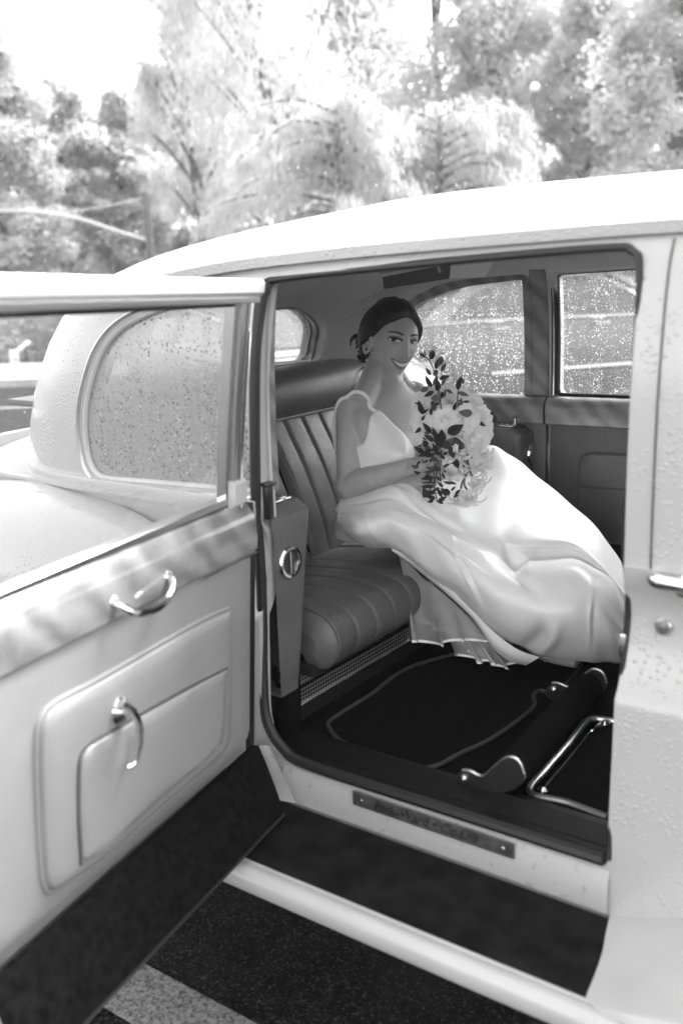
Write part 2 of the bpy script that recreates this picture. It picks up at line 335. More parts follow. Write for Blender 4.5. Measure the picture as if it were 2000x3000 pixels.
def padm(poly, steps, to3):
    """cushion: closed 2D outline drawn in towards its centre by steps [(inset, height)], mapped by to3(a,b,h)"""
    P = resample(poly, 120, True); c = P.mean(0); d = np.linalg.norm(P-c, axis=1)[:, None]; rows = []
    for ins, h in steps: rows.append([to3(a, b, h) for a, b in c+(P-c)*np.maximum(1-ins/d, .05)])
    last, h = steps[-1]; Q = c+(P-c)*np.maximum(1-last/d, .05)
    for k in (.8, .6, .4, .2, .02): rows.append([to3(a, b, h) for a, b in c+(Q-c)*k])
    v, f = gridmesh(rows, False, True); m = len(P); b = (len(rows)-1)*m
    return v, f+[tuple(b+i for i in range(m))]
def prismm(poly, to3, h0, h1):
    """2D outline extruded between heights h0, h1 through to3(a,b,h)"""
    n = len(poly); v = [to3(a, b, h0) for a, b in poly]+[to3(a, b, h1) for a, b in poly]
    f = [(i, (i+1) % n, n+(i+1) % n, n+i) for i in range(n)]+[tuple(range(n))[::-1], tuple(range(n, 2*n))]
    return v, f
# ================================================================= LIMOUSINE
YC = 2.42                                    # centre plane of the car (car points to +X, far side is +Y)
car = empty('vintage_limousine', (-0.9, YC, 0), 'white vintage limousine with its rear passenger door wide open', 'car')
def lut(tab): 
    xs = [a for a, b in tab]; ys = [b for a, b in tab]
    cs = cr([(a, b) for a, b in tab], 10); cx = [c[0] for c in cs]; cy = [c[1] for c in cs]
    return lambda z: float(np.interp(z, cx, cy))
W_UP = lut([(1.04, .742), (1.2, .745), (1.36, .742), (1.5, .728), (1.58, .712), (1.63, .690), (1.665, .650), (1.70, .572), (1.735, .455), (1.765, .30), (1.785, .12), (1.79, .01)])
XR_UP = lut([(1.04, -2.66), (1.2, -2.62), (1.36, -2.54), (1.5, -2.42), (1.58, -2.27), (1.63, -2.11), (1.665, -1.95), (1.70, -1.76), (1.735, -1.50), (1.765, -1.2), (1.785, -.8), (1.79, -.52)])
XF_UP = lut([(1.04, 1.05), (1.2, .90), (1.36, .72), (1.5, .54), (1.58, .40), (1.63, .30), (1.665, .22), (1.70, .10), (1.735, -.04), (1.765, -.2), (1.785, -.4), (1.79, -.50)])
def planline(w, xr, xf, n=2.7, k=36, xs_r=None, xs_f=None):
    """closed plan outline: rounded tail and nose, straight flanks; list of (x, y) about YC"""
    a = xs_r if xs_r is not None else min(-1.35, xr+.9*abs(xr+.5)*.8); b = xs_f if xs_f is not None else -.3
    a = max(a, xr+.02); b = min(b, xf-.02); b = max(b, a+.02); out = []
    for i in range(k+1):                                     # tail, from near flank (-y) to far flank
        th = math.pi*(-.5+i/k); c, s = abs(math.cos(th)), math.sin(th)
        out.append((a-(a-xr)*c**(2/n), w*math.copysign(abs(s)**(2/n), s)))
    for i in range(1, 10): out.append((a+(b-a)*i/10, w))
    for i in range(k+1):
        th = math.pi*(.5-i/k); c, s = abs(math.cos(th)), math.sin(th)
        out.append((b+(xf-b)*c**(2/n), w*math.copysign(abs(s)**(2/n), s)))
    for i in range(1, 10): out.append((b+(a-b)*i/10, -w))
    return out
def shell_verts(zs, off=0.0, zoff=0.0):
    rows = []
    for z in zs:
        w = max(W_UP(z)-off, .004); xr = XR_UP(z)+off; xf = XF_UP(z)-off
        rows.append([(x, YC+y, z-zoff) for x, y in planline(w, xr, xf, 2.7, 36, min(-1.30, xr*.62-.35), -.2)])
    return rows
def evaluated(o, name, mat, parent, auto=35):
    dg = bpy.context.evaluated_depsgraph_get(); me = bpy.data.meshes.new_from_object(o.evaluated_get(dg)); me.name = name
    old = o.data; bpy.data.objects.remove(o)
    me.materials.clear(); me.materials.append(MATS[mat])
    for p in me.polygons: p.material_index = 0
    sharp(me, auto); n = bpy.data.objects.new(name, me); link(n, parent); return n
def cutter(v, f):
    me = bpy.data.meshes.new('cut'); me.from_pydata([tuple(map(float, p)) for p in v], [], f); me.update()
    bm = bmesh.new(); bm.from_mesh(me); bmesh.ops.recalc_face_normals(bm, faces=bm.faces); bm.to_mesh(me); bm.free()
    o = bpy.data.objects.new('cut', me); COL.objects.link(o); return o
def cut_all(o, cutters):
    for c in cutters:
        m = o.modifiers.new('b', 'BOOLEAN'); m.operation = 'DIFFERENCE'; m.object = c; m.solver = 'EXACT'
def drop(cs):
    for c in cs:
        me = c.data; bpy.data.objects.remove(c); bpy.data.meshes.remove(me)
XZ = lambda a, b, h: (a, h, b)          # outline in (x, z), extruded along y
YZ = lambda a, b, h: (h, a, b)
QUARTER = roundpoly([(-1.475, 1.105), (-2.05, 1.085), (-2.065, 1.25), (-1.965, 1.46), (-1.76, 1.535), (-1.475, 1.560)], [.02, .07, .1, .12, .12, .02], 7)
DOORHOLE = roundpoly([(-1.462, .462), (-.605, .468), (-.605, 1.628), (-1.452, 1.586)], [.13, .02, .05, .03], 8)
FARWIN = roundpoly([(-1.372, 1.165), (-.66, 1.175), (-.66, 1.59), (-1.372, 1.562)], .02, 4)
FRONTWIN = roundpoly([(-.44, 1.16), (.52, 1.14), (.30, 1.56), (-.44, 1.585)], .05, 5)
REARWIN = roundpoly([(YC-.62, 1.255), (YC+.62, 1.255), (YC+.60, 1.40), (YC+.50, 1.475), (YC-.50, 1.475), (YC-.60, 1.40)], [.04, .04, .05, .06, .06, .05], 6)
WSCREEN = roundpoly([(YC-.6, 1.14), (YC+.6, 1.14), (YC+.54, 1.55), (YC-.54, 1.55)], .06, 5)
zs = [1.04, 1.07, 1.12, 1.2, 1.28, 1.36, 1.43, 1.5, 1.54, 1.58, 1.605, 1.63, 1.648, 1.665, 1.683, 1.70, 1.718, 1.735, 1.75, 1.765, 1.776, 1.785, 1.79]
def shell_object(off, zoff, thick, grow, cuts):
    rows = shell_verts(zs, off, zoff); v, f = gridmesh(rows, False, True); m = len(rows[0])
    inner = shell_verts(zs, off+thick, zoff+thick*.8); v2, f2 = gridmesh(inner, False, True); b = len(v)
    v = list(v)+list(v2); f = f+[tuple(i+b for i in q)[::-1] for q in f2]
    f += [(i, b+i, b+(i+1) % m, (i+1) % m) for i in range(m)]
    e = (len(rows)-1)*m; f += [tuple(e+i for i in range(m)), tuple(b+e+i for i in range(m))[::-1]]
    o = cutter(v, f); cs = []
    for poly, to3, h0, h1 in cuts: cs.append(cutter(*prismm(offset2(poly, -grow) if grow else poly, to3, h0, h1)))
    cut_all(o, cs); return o, cs
CUTS = [(QUARTER, XZ, 1.2, YC), (DOORHOLE, XZ, 1.2, YC), (QUARTER, XZ, YC, 3.6), (FARWIN, XZ, YC, 3.6), (FRONTWIN, XZ, 1.2, YC), (FRONTWIN, XZ, YC, 3.6), (REARWIN, YZ, -3.2, -1.9), (WSCREEN, YZ, .2, 1.4)]
o, cs = shell_object(0, 0, .03, 0, CUTS); upper = evaluated(o, 'roof_and_pillars', 'white_paint', car, 40); drop(cs)
o, cs = shell_object(.034, .030, .014, -.004, CUTS); head = evaluated(o, 'headlining', 'headlining', car, 40); drop(cs)

# ---- lower coachwork
W_LO = lut([(.34, .775), (.40, .775), (.55, .778), (.70, .772), (.80, .768), (.82, .764), (.84, .748), (.88, .735), (.94, .722), (.99, .722), (1.04, .744), (1.065, .748)])
def lower_rows(off=0, zl=None):
    rows = []
    for z in (zl or [.345, .40, .48, .55, .63, .70, .76, .80, .815, .83, .85, .88, .91, .94, .965, .99, 1.01, 1.025, 1.04, 1.065]):
        t = max(0, (z-.4)/.665)
        rows.append([(x, YC+y, z) for x, y in planline(W_LO(z)-off, -3.35+.25*t**3-0*z+off, 2.55-.1*t-off, 3.2, 36, -1.9, .9)])
    return rows
rows = lower_rows(); v, f = gridmesh(rows, False, True); m = len(rows[0]); inn = lower_rows(.035); v2, f2 = gridmesh(inn, False, True); b = len(v)
v = list(v)+list(v2); f = f+[tuple(i+b for i in q)[::-1] for q in f2]+[(i, b+i, b+(i+1) % m, (i+1) % m) for i in range(m)]
e = (len(rows)-1)*m; f += [(e+i, e+(i+1) % m, b+e+(i+1) % m, b+e+i) for i in range(m)]
lo = cutter(v, f); hole = cutter(*prismm(DOORHOLE, XZ, 1.2, YC)); 
whl = [cutter(*lathem([(.40, -.3), (.40, .3)], (xx, yy, .37), (0, 1, 0), 40)) for xx in (-2.55, 1.75) for yy in (1.72, 3.12)]
cut_all(lo, [hole]+whl); lower = evaluated(lo, 'lower_body', 'white_paint', car, 40); drop([hole]+whl)
# boot lid / bonnet decks closing the lower body on top
def deck(name, x0, x1, zf, wf, mat='white_paint'):
    P = []
    for i in range(21):
        x = x0+(x1-x0)*i/20; w = wf(x); P.append([(x, YC+w*math.sin(math.pi*(j/24-.5)), zf(x)-.16*(1-math.cos(math.pi*(j/24-.5)))**1.4) for j in range(25)])
    return MB().add(*gridmesh(P)).build(name, mat, car)
deck('boot_lid', -2.35, -3.3, lambda x: 1.17-.42*max(0, (-2.35-x)/.95)**2.2, lambda x: .735-.25*max(0, (-2.4-x)/.9)**2.5)
deck('bonnet', .75, 2.5, lambda x: 1.20-.06*((x-.75)/1.75), lambda x: .735-.2*((x-.75)/1.75))
# wings (rear and front), each a rounded volume standing proud of the flank
def wing(name, side, xs, prof, wheel_x):
    """prof: list of (x, z_top, y_out) ; section from top inner edge over the crown to the lower outer edge"""
    C = cr(prof, 6); P = []
    for x, zt, yo in C:
        row = []
        for k in range(17):
            a = math.pi*.5*k/12 if k <= 12 else math.pi*.5
            yi = YC-.74; r_y = yi-yo; r_z = min(.26, max(zt-.42, .03))
            y = yi-r_y*math.sin(a)**.8 if k <= 12 else yo
            z = zt-r_z*(1-math.cos(a)**.9) if k <= 12 else zt-r_z-(zt-r_z-.40)*(k-12)/4
            row.append((x, y if side < 0 else 2*YC-y, z))
        P.append(row)
    v, f = gridmesh(P); o = cutter(v, f); s = o.modifiers.new('s', 'SOLIDIFY'); s.thickness = .012
    w = cutter(*lathem([(.41, -.5), (.41, .5)], (wheel_x, 1.6 if side < 0 else 2*YC-1.6, .37), (0, 1, 0), 40)); cut_all(o, [w])
    r = evaluated(o, name, 'white_paint', car, 45); drop([w]); return r
REARW = [(-1.50, .66, 1.66), (-1.62, .86, 1.60), (-1.78, .98, 1.51), (-2.05, 1.045, 1.43), (-2.4, 1.05, 1.41), (-2.8, .98, 1.43), (-3.1, .84, 1.50), (-3.3, .62, 1.60)]
FRONTW = [(-.34, .50, 1.60), (-.1, .56, 1.50), (.15, .64, 1.42), (.6, .82, 1.44), (1.1, .97, 1.42), (1.7, 1.02, 1.41), (2.2, .92, 1.43), (2.55, .70, 1.50)]
for s in (-1, 1):
    wing('rear_wing', s, None, REARW, -2.55); wing('front_wing', s, None, FRONTW, 1.75)
# wheels
def wheel(x, y, sgn):
    r = MB().add(*lathem([(.22, -.08), (.33, -.085), (.365, -.06), (.372, 0), (.365, .06), (.33, .085), (.22, .08)], (x, y, .372), (0, 1, 0), 40)).build('wheel', 'black_rubber', car)
    MB().add(*lathem([(.0, .05), (.10, .09), (.13, .075), (.19, .06), (.225, .07), (.228, .02), (.05, .0)], (x, y, .372), (0, sgn, 0), 32)).build('hub_cap', 'chrome', r)
for x in (-2.55, 1.75):
    wheel(x, 1.60, -1); wheel(x, 2*YC-1.60, 1)
# belt moulding and gutter
def flank(x, z, side=-1, off=0.0):
    w = (W_UP(z) if z > 1.06 else W_LO(z)); 
    if z > 1.04:
        xr = XR_UP(z); a = max(min(-1.30, xr*.62-.35), xr+.02)
        if x < a: w = w*max(0, 1-min(1, (a-x)/(a-xr))**2.7)**(1/2.7)
    return np.array((x, YC+side*(w+off), z))
for s in (-1, 1):
    path = [flank(x, 1.075, s, .006) for x in ([-2.36+.03*i for i in range(31)] if s < 0 else [-2.36+.1*i for i in range(32)])]
    MB().add(*sweepm(path, [(-.012, -.018), (.012, -.018), (.016, 0), (.012, .018), (-.012, .018)])).build('belt_moulding', 'white_paint', car)
    path = [flank(x, zz, s, .008) for x, zz in cr([(-1.98, 1.535), (-1.85, 1.568), (-1.6, 1.606), (-1.35, 1.625), (-1.0, 1.640), (-.5, 1.652), (.0, 1.645), (.3, 1.60)], 8)]
    MB().add(*sweepm(path, [(-.014, -.010), (.016, -.012), (.018, .010), (.008, .012), (.006, .0), (-.012, .002)])).build('rain_gutter', 'white_paint', car)

# ---- front door skin joint, handle and lock on the closed front door (only its rear edge shows)
def flat_line(x, z0, z1, n=24): return [flank(x, z0+(z1-z0)*i/n, -1, .0015) for i in range(n+1)]
fd = MB().add(*sweepm(flat_line(-.557, 1.066, 1.63), [(-.0014, -.004), (.0014, -.004), (.0014, .001), (-.0014, .001)], up=(0, -1, 0))).build('door_gap', 'piping', car)
h = MB()
hp = cr([(-.548, 1.700, 1.052), (-.545, 1.655, 1.054), (-.50, 1.640, 1.055), (-.40, 1.636, 1.055), (-.34, 1.645, 1.054), (-.335, 1.70, 1.052)], 6)
h.add(*tubem(hp, .010, 10, sy=1.3)).add(*lathem([(.022, 0), (.022, .012), (.016, .02), (.0, .022)], (-.49, 1.672, 1.045), (0, -1, 0), 20))
hd = h.build('front_door_handle', 'chrome', car)
MB().add(*lathem([(.016, -.01), (.016, .006), (.013, .009), (.0, .010)], (-.535, YC-W_LO(.955)-.001, .955), (0, -1, 0), 20)).build('door_lock', 'satin_metal', car)
# hinge/latch pieces on the pillar edge
MB().add(*boxm((-.607, 1.70, .905), (.012, .03, .05), .003)).build('striker', 'chrome', car)

# ---- sill, tread, maker's plate, running board
def sillpart():
    s = MB(); P = []
    for x in np.linspace(-1.40, -.60, 30):
        P.append([(x, 1.640, .372), (x, 1.634, .40), (x, 1.636, .445), (x, 1.642, .462), (x, 1.66, .468), (x, 1.72, .468)])
    return s.add(*gridmesh(P)).build('sill', 'scuffed_paint', car)
sill = sillpart()
# rear lower corner of the jamb
P = []
for i in range(11):
    a = i/10; zz = .375+.13*a
    P.append([(-1.43-.05*a, 1.62, zz), (-1.405-.05*a, 1.622, zz), (-1.385-.06*a, 1.630, zz), (-1.36-.075*a, 1.634, zz)])
MB().add(*gridmesh(P)).build('jamb_corner', 'scuffed_paint', sill)
t = MB(); P = []
prof = [(1.652, .462), (1.655, .474), (1.664, .478), (1.690, .478)]
yy = 1.695
for k in range(9): prof += [(yy, .478), (yy+.002, .482), (yy+.005, .482), (yy+.007, .478)]; yy += .0085
prof += [(1.79, .478), (1.80, .470), (1.80, .45)]
for x in np.linspace(-1.45, -.60, 24): P.append([(x, y, z) for y, z in prof])
t.add(*gridmesh(P)).build('tread_plate', 'tread_metal', car, auto=30)
# maker's plate with engraved script
pl = MB().add(*boxm((-.993, 1.631, .4445), (.398, .004, .034), .001, 1)).build('maker_plate', 'plate_metal', sill)
for x in (-1.168, -.818): MB().add(*lathem([(.005, 0), (.005, .0015), (.002, .003), (0, .003)], (x, 1.629, .4445), (0, -1, 0), 12)).build('screw', 'satin_metal', sill)
def text3(body, size, origin, xdir, ydir, mat, name, parent, extrude=.0006, shear=0.0):
    cu = bpy.data.curves.new('t', 'FONT'); cu.body = body; cu.size = size; cu.extrude = extrude; cu.shear = shear; cu.resolution_u = 3
    to = bpy.data.objects.new('t', cu); COL.objects.link(to); dg = bpy.context.evaluated_depsgraph_get(); dg.update()
    me = bpy.data.meshes.new_from_object(to.evaluated_get(dg)); bpy.data.objects.remove(to)
    X, Yv = np.array(xdir, float), np.array(ydir, float); Z = np.cross(X, Yv)
    for vv in me.vertices: c = vv.co; vv.co = Vector(np.array(origin)+X*c.x+Yv*c.y+Z*c.z)
    me.materials.clear(); me.materials.append(MATS[mat]); me.name = name
    oo = bpy.data.objects.new(name, me); link(oo, parent); return oo
text3('Park-Ward • Co Ltd', .031, (-1.135, 1.6285, .4365), (1, 0, 0), (0, 0, 1), 'plate_letter', 'plate_lettering', sill, shear=.3)
# running board
rb = MB().add(*boxm((-.68, 1.50, .352), (2.0, .268, .028), .004)).build('running_board', 'black_paint', car)
P = []
prof = []; y = 1.406
while y < 1.628: prof += [(y, .3685), (y+.0012, .3705), (y+.0030, .3705), (y+.0042, .3685)]; y += .0054
for x in np.linspace(-1.66, -.52, 10): P.append([(x, yq, zq) for yq, zq in prof])
simple('ribbed_rubber', .008, .8, bump=(50, .25, .003), var=(.6, 16), spec=.15)
MB().add(*gridmesh(P)).build('ribbed_mat', 'ribbed_rubber', rb, auto=25)
MB().add(*sweepm([(-1.70, 1.382, .36), (-1.2, 1.382, .36), (-.8, 1.382, .36), (-.47, 1.384, .36), (-.3, 1.384, .36), (.30, 1.384, .36)],
    [(-.030, .006), (-.016, .013), (-.012, .0085), (-.008, .013), (.010, .013), (.020, .007), (.0245, -.006), (.024, -.030), (.018, -.036), (-.028, -.036)])).build('edge_trim', 'dry_paint', rb, auto=50)
# front wing tail running out over the board
edge = cr([onZ(1790, 2660, .376), onZ(1776, 2720, .376), onZ(1764, 2785, .376), onZ(1742, 2850, .376), onZ(1715, 2920, .376), onZ(1722, 2945, .374), onZ(1745, 2975, .372)], 5); P = []
for i, e in enumerate(edge):
    t = i/(len(edge)-1); row = []
    for k in range(17):
        a = k/12; x = e[0]+.40*a; a = min(a, 1); bul = math.sin(math.pi*.5*a); y = e[1]-.0*a+(.012*bul); z = .372+(.115-.055*t)*bul**1.5*(1-.25*t)
        row.append((x, y-.02*(1-t)*bul, z))
    P.append(row)
MB().add(*gridmesh(P)).build('wing_tail', 'dry_paint', rb)
# chassis under the body: keeps the underside dark and closed
MB().add(*boxm((-.4, YC, .40), (4.6, 1.36, .06), .01)).build('underbody', 'black_paint', car)
# weather strip round the opening
pp = [(-.612, 1.640, .486), (-1.0, 1.640, .484), (-1.32, 1.640, .484), (-1.40, 1.642, .505), (-1.452, 1.65, .56), (-1.466, 1.66, .66), (-1.468, 1.672, .80), (-1.467, 1.675, .95), (-1.468, 1.672, 1.05), (-1.462, 1.672, 1.2), (-1.456, 1.682, 1.4), (-1.450, 1.70, 1.51), (-1.437, 1.712, 1.566), (-1.39, 1.72, 1.584), (-1.0, 1.722, 1.606), (-.68, 1.722, 1.619), (-.625, 1.718, 1.612), (-.606, 1.705, 1.57), (-.603, 1.69, 1.36), (-.603, 1.690, 1.1), (-.603, 1.70, .97), (-.603, 1.68, .83), (-.603, 1.66, .65), (-.603, 1.64, .49)]
ws = cr(pp, 6); MB().add(*tubem(ws, [.0125 if i < 12*6 else (.0085 if i < 84 else (.0085-.002*min(1, (i-84)/18))) for i in range(len(ws))], 8, up=(0, 1, 0))).build('weather_strip', 'black_rubber', car)
# ---------------------------------------------------------------- interior
def pair(s, y): return y if s < 0 else 2*YC-y
# floor, tunnel of carpet, footwell sides
fl = MB().add(*boxm((-.55, YC, .437), (2.1, 1.36, .02), .002)).build('floor_carpet', 'carpet', car)
MB().add(*boxm((-1.478, 1.765, .535), (.05, .05, .20), .01)).build('kick_carpet', 'carpet', fl)
MB().add(*boxm((-1.0, 3.09, .56), (.9, .05, .26), .008)).build('kick_carpet', 'carpet', fl)
# loose mat with piped border
mo = [onZ(*p, .455)[:2] for p in [(972, 2108), (963, 2128), (978, 2155), (1010, 2178), (1150, 2240), (1240, 2252), (1290, 2240), (1345, 2210), (1440, 2165), (1540, 2095), (1566, 2065), (1562, 2040), (1580, 2024), (1640, 2022), (1700, 1930), (1560, 1880), (1230, 1945), (1080, 2040)]]
mo = resample(cr(mo, 6, True), 140, True)
mt = MB().add(*prismm(mo, lambda a, b, h: (a, b, h), .447, .4535)).build('floor_mat', 'carpet', fl, smooth=False)
MB().add(*tubem([(a, b, .456) for a, b in mo], .0055, 7, True)).build('mat_piping', 'piping', mt)
# seat riser with perforated grille
MB().add(*boxm((-1.56, YC, .53), (.06, 1.30, .20), .004)).build('seat_riser', 'black_paint', car)
gr = MB().add(*boxm((-1.524, 2.09, .5505), (.010, .60, .098), .001, 1)).build('heater_grille', 'perforated_metal', car)
for z, hgt in ((.500, .007), (.552, .008), (.601, .005)): MB().add(*boxm((-1.517, 2.09, z), (.008, .60, hgt), .0015, 1)).build('grille_bar', 'chrome', gr)
MB().add(*boxm((-1.517, 2.392, .5505), (.008, .006, .106), .0015, 1)).build('grille_bar', 'satin_metal', gr)
# seat cushion: pleats run front to back, rolled nose
def cushion():
    # profile (x, z) from underside of nose, up over the roll, back to the backrest, with smooth side pads
    prof = cr([(-1.50, .606), (-1.455, .612), (-1.425, .645), (-1.42, .685), (-1.44, .722), (-1.49, .742), (-1.60, .745), (-1.78, .728), (-1.95, .70), (-2.02, .69)], 8)
    Pn = np.array(prof); d = np.gradient(Pn, axis=0); nn = np.stack([d[:, 1], -d[:, 0]], 1); nn /= np.linalg.norm(nn, axis=1)[:, None]
    ys = np.linspace(1.86, 2.98, 520); P = []
    for y in ys:
        u = (y-1.895)/.0885; inpl = 1.895 < y < 2.34 or 2.50 < y < 2.95
        dd = abs(u-round(u))*.0885; h = (.0065*(1-math.exp(-(dd/.0055)**1.3))+.0018*abs(math.sin(math.pi*u))) if inpl else .009
        edge = min(y-1.86, 2.98-y); h -= .05*max(0, 1-edge/.035)**2
        if 2.34 <= y <= 2.50: h = .004
        P.append([(p[0]+q[0]*h*-1 if False else p[0]+q[0]*h, y, p[1]+q[1]*h) for p, q in zip(Pn, nn)])
    m = MB().add(*gridmesh(P)); q = len(P[0]); m.add(P[0], [tuple(range(q))]); m.add(P[-1], [tuple(range(q))[::-1]])
    return m.build('seat_cushion', 'seat_leather', car, auto=60)
seat = cushion()
MB().add(*tubem(cr([(-1.452, 1.893, .612), (-1.414, 1.893, .65), (-1.408, 1.893, .69), (-1.432, 1.893, .733), (-1.49, 1.893, .755), (-1.62, 1.893, .757), (-1.9, 1.893, .72)], 8), .0035, 6)).build('piping', 'seat_leather', seat)
MB().add(*boxm((-1.70, YC, .60), (.46, 1.12, .03), .004)).build('cushion_base', 'black_paint', seat)
# backrest, two halves either side of the folding armrest
def back_half(y0, y1, name='backrest'):
    prof = cr([(-1.86, .69), (-1.875, .75), (-1.905, .86), (-1.955, .98), (-2.01, 1.08), (-2.045, 1.145)], 8)
    Pn = np.array(prof); ys = np.linspace(y0, y1, 280); P = []
    for y in ys:
        u = (y-y0-.0)/.0945; dd = abs(u-round(u))*.0945; h = .008*(1-math.exp(-(dd/.006)**1.3))+.0025*abs(math.sin(math.pi*u)); e = min(y-y0, y1-y); h -= .05*max(0, 1-e/.025)**2
        P.append([(x+h*.92, y, z+h*.3) for x, z in Pn])
    return MB().add(*gridmesh(P)).build(name, 'seat_leather', car)
for a, b in ((2.375, 3.04), (1.80, 2.20)): back_half(a, b)
# folding centre armrest, stowed upright, with pull tab
P = []
for i, (x, z) in enumerate(cr([(-1.80, .70), (-1.83, .80), (-1.885, .93), (-1.945, 1.05), (-1.99, 1.12), (-2.04, 1.135)], 6)):
    P.append([(x-.05, 2.205, z), (x-.006, 2.21, z), (x+.004, 2.225, z+.002), (x+.006, 2.265, z+.003), (x+.002, 2.295, z+.002), (x-.012, 2.305, z), (x-.06, 2.308, z)])
arm = MB().add(*gridmesh(P)).build('centre_armrest', 'seat_leather', car)
MB().add(*boxm((-2.0, 2.34, .93), (.08, .10, .46), .004, 2, np.array(Matrix.Rotation(math.radians(-22), 3, 'Y')))).build('armrest_recess', 'carpet', car)
tabp = roundpoly([(-.022, -.06), (.022, -.06), (.028, .03), (-.028, .03)], .02, 5)
c0 = np.array((-1.968, 2.262, 1.085)); ex = np.array((0, 1., 0)); ez = np.array((-.42, 0, .9)); en = np.array((.9, 0, .42))
MB().add(*prismm(tabp, lambda a, b, h: c0+ex*a+ez*b+en*h, 0, .006)).build('pull_tab', 'dark_leather', arm)
# head roll along the top of the backrest and shelf behind it
P = []
for y in np.linspace(1.80, 3.05, 60):
    t = min(y-1.80, 3.05-y); dz = -.03*max(0, 1-t/.25)**2
    P.append([(x, y, z+dz*(z-1.1)/.2) for x, z in cr([(-2.075, 1.125), (-2.03, 1.135), (-1.995, 1.165), (-1.985, 1.21), (-2.0, 1.255), (-2.04, 1.282), (-2.10, 1.292), (-2.16, 1.280), (-2.20, 1.262)], 5)])
hr = MB().add(*gridmesh(P)).build('head_roll', 'seat_leather', car)
MB().add(*tubem([(-2.022, y, 1.137) for y in np.linspace(1.80, 3.05, 20)], .004, 6)).build('piping', 'trim_leather', hr)
sh = MB().add(*boxm((-2.36, YC, 1.245), (.40, 1.20, .02), .004)).build('parcel_shelf', 'dark_leather', car)
vt = MB().add(*boxm((-2.215, 2.70, 1.280), (.05, .24, .012), .003)).build('demister_vent', 'black_paint', sh)
for i in range(7): MB().add(*boxm((-2.212, 2.60+.033*i, 1.287), (.040, .005, .006), .001, 1)).build('vent_bar', 'satin_metal', vt)
MB().add(*boxm((-2.188, 2.70, 1.287), (.006, .25, .006), .001, 1)).build('vent_bar', 'satin_metal', vt)
# side armrests with round ashtrays on their front ends
def armrest(s):
    P = []
    yo, yi = pair(s, 1.70), pair(s, 1.855)
    sec = [(0, .60), (.0, .82), (.0, 1.00), (.03, 1.045), (.10, 1.052), (.16, 1.045), (.60, 1.03)]
    fw = lambda z: yi+(yo-yi)*(.45*max(0, min(1, (1.03-z)/.43))**1.0 if z < 1.03 else 0)
    m = MB()
    rows = []
    for z in np.linspace(.60, 1.06, 24):
        w = fw(z); r = .028; top = max(0, (z-1.035)/.025)
        fx = -1.445-.035*top**2; dirn = 1 if w > yo else -1
        row = [(fx, yo, z), (fx, yo+(w-yo)*.5, z), (fx, w-dirn*r, z)]
        for k in range(1, 7):
            a = math.pi/2*k/6; row.append((fx-r*(1-math.cos(a)), w-dirn*r*(1-math.sin(a)), z))
        row += [(fx-.2, w+dirn*.004, z), (-2.02, w, z)]
        rows.append(row)
    m.add(*gridmesh(rows)); 
    last = rows[-1]; m.add(last+[(-2.02, yo, 1.06)], [tuple(range(len(last)+1))])
    bot = rows[0]; m.add(bot+[(-2.02, yo, .60)], [tuple(range(len(bot)+1))[::-1]])
    a = m.build('side_armrest', 'seat_leather', car, auto=50)
    cy = pair(s, 1.752)
    if s > 0: cy = 3.075
    zc = .928 if s < 0 else .968
    ring = MB().add(*lathem([(.037, -.004), (.040, .006), (.037, .012), (.031, .011), (.029, .004), (.029, -.004)], (-1.446, cy, zc), (1, 0, 0), 32, False)).build('ashtray_ring', 'chrome', a)
    MB().add(*lathem([(.029, 0), (.029, .004), (0, .004)], (-1.446, cy, zc), (1, 0, 0), 24)).build('ashtray_flap', 'black_paint', a)
    MB().add(*boxm((-1.439, cy, zc), (.004, .004, .054), .001, 1)).build('ashtray_bar', 'chrome', a)
    # lidded ashtray on the top
    lid = MB().add(*boxm((-1.53, pair(s, 1.79), 1.064), (.085, .075, .008), .003)).build('ashtray_lid', 'chrome', a)
    for k in range(3): MB().add(*boxm((-1.505-.022*k, pair(s, 1.80), 1.0705), (.012, .055, .005), .0015, 1)).build('lid_rib', 'chrome', lid)
    if s > 0: MB().add(*lathem([(.013, 0), (.006, .006), (.004, .02), (.009, .030), (.010, .034), (0, .035)], (-1.485, pair(s, 1.81), 1.066), (0, 0, 1), 16)).build('lighter_knob', 'chrome', lid)
    if s < 0: MB().add(*lathem([(.004, 0), (.004, .002), (0, .003)], (-1.444, 1.70, .645), (1, 0, 0), 10)).build('button', 'satin_metal', a)
    return a
for s in (-1, 1): armrest(s)
# far side wall: wooden cappings, posts, window frames, door panel with map pocket
fp = MB()
fp.add(*boxm((-.92, 3.10, .86), (.93, .03, .42), .006)); fdoor = fp.build('far_door_panel', 'seat_leather', car)
MB().add(*boxm((-1.72, 3.105, .90), (.64, .03, .40), .006)).build('quarter_panel', 'seat_leather', car)
pk = roundpoly([(-1.275, .985), (-.70, 1.0), (-.70, .60), (-1.275, .58)], .05, 6)
MB().add(*padm(pk, [(0, 0), (.002, .008), (.008, .013), (.03, .015), (.09, .016)], lambda a, b, h: (a, 3.085-h, b))).build('map_pocket', 'seat_leather', fdoor)
MB().add(*tubem([(a, 3.079, b) for a, b in resample(pk, 90, True)], .0035, 6, True)).build('piping', 'dark_leather', fdoor)
MB().add(*tubem([(-1.27, 3.066, .872), (-1.0, 3.066, .878), (-.70, 3.066, .884)], .004, 6)).build('pocket_seam', 'dark_leather', fdoor)
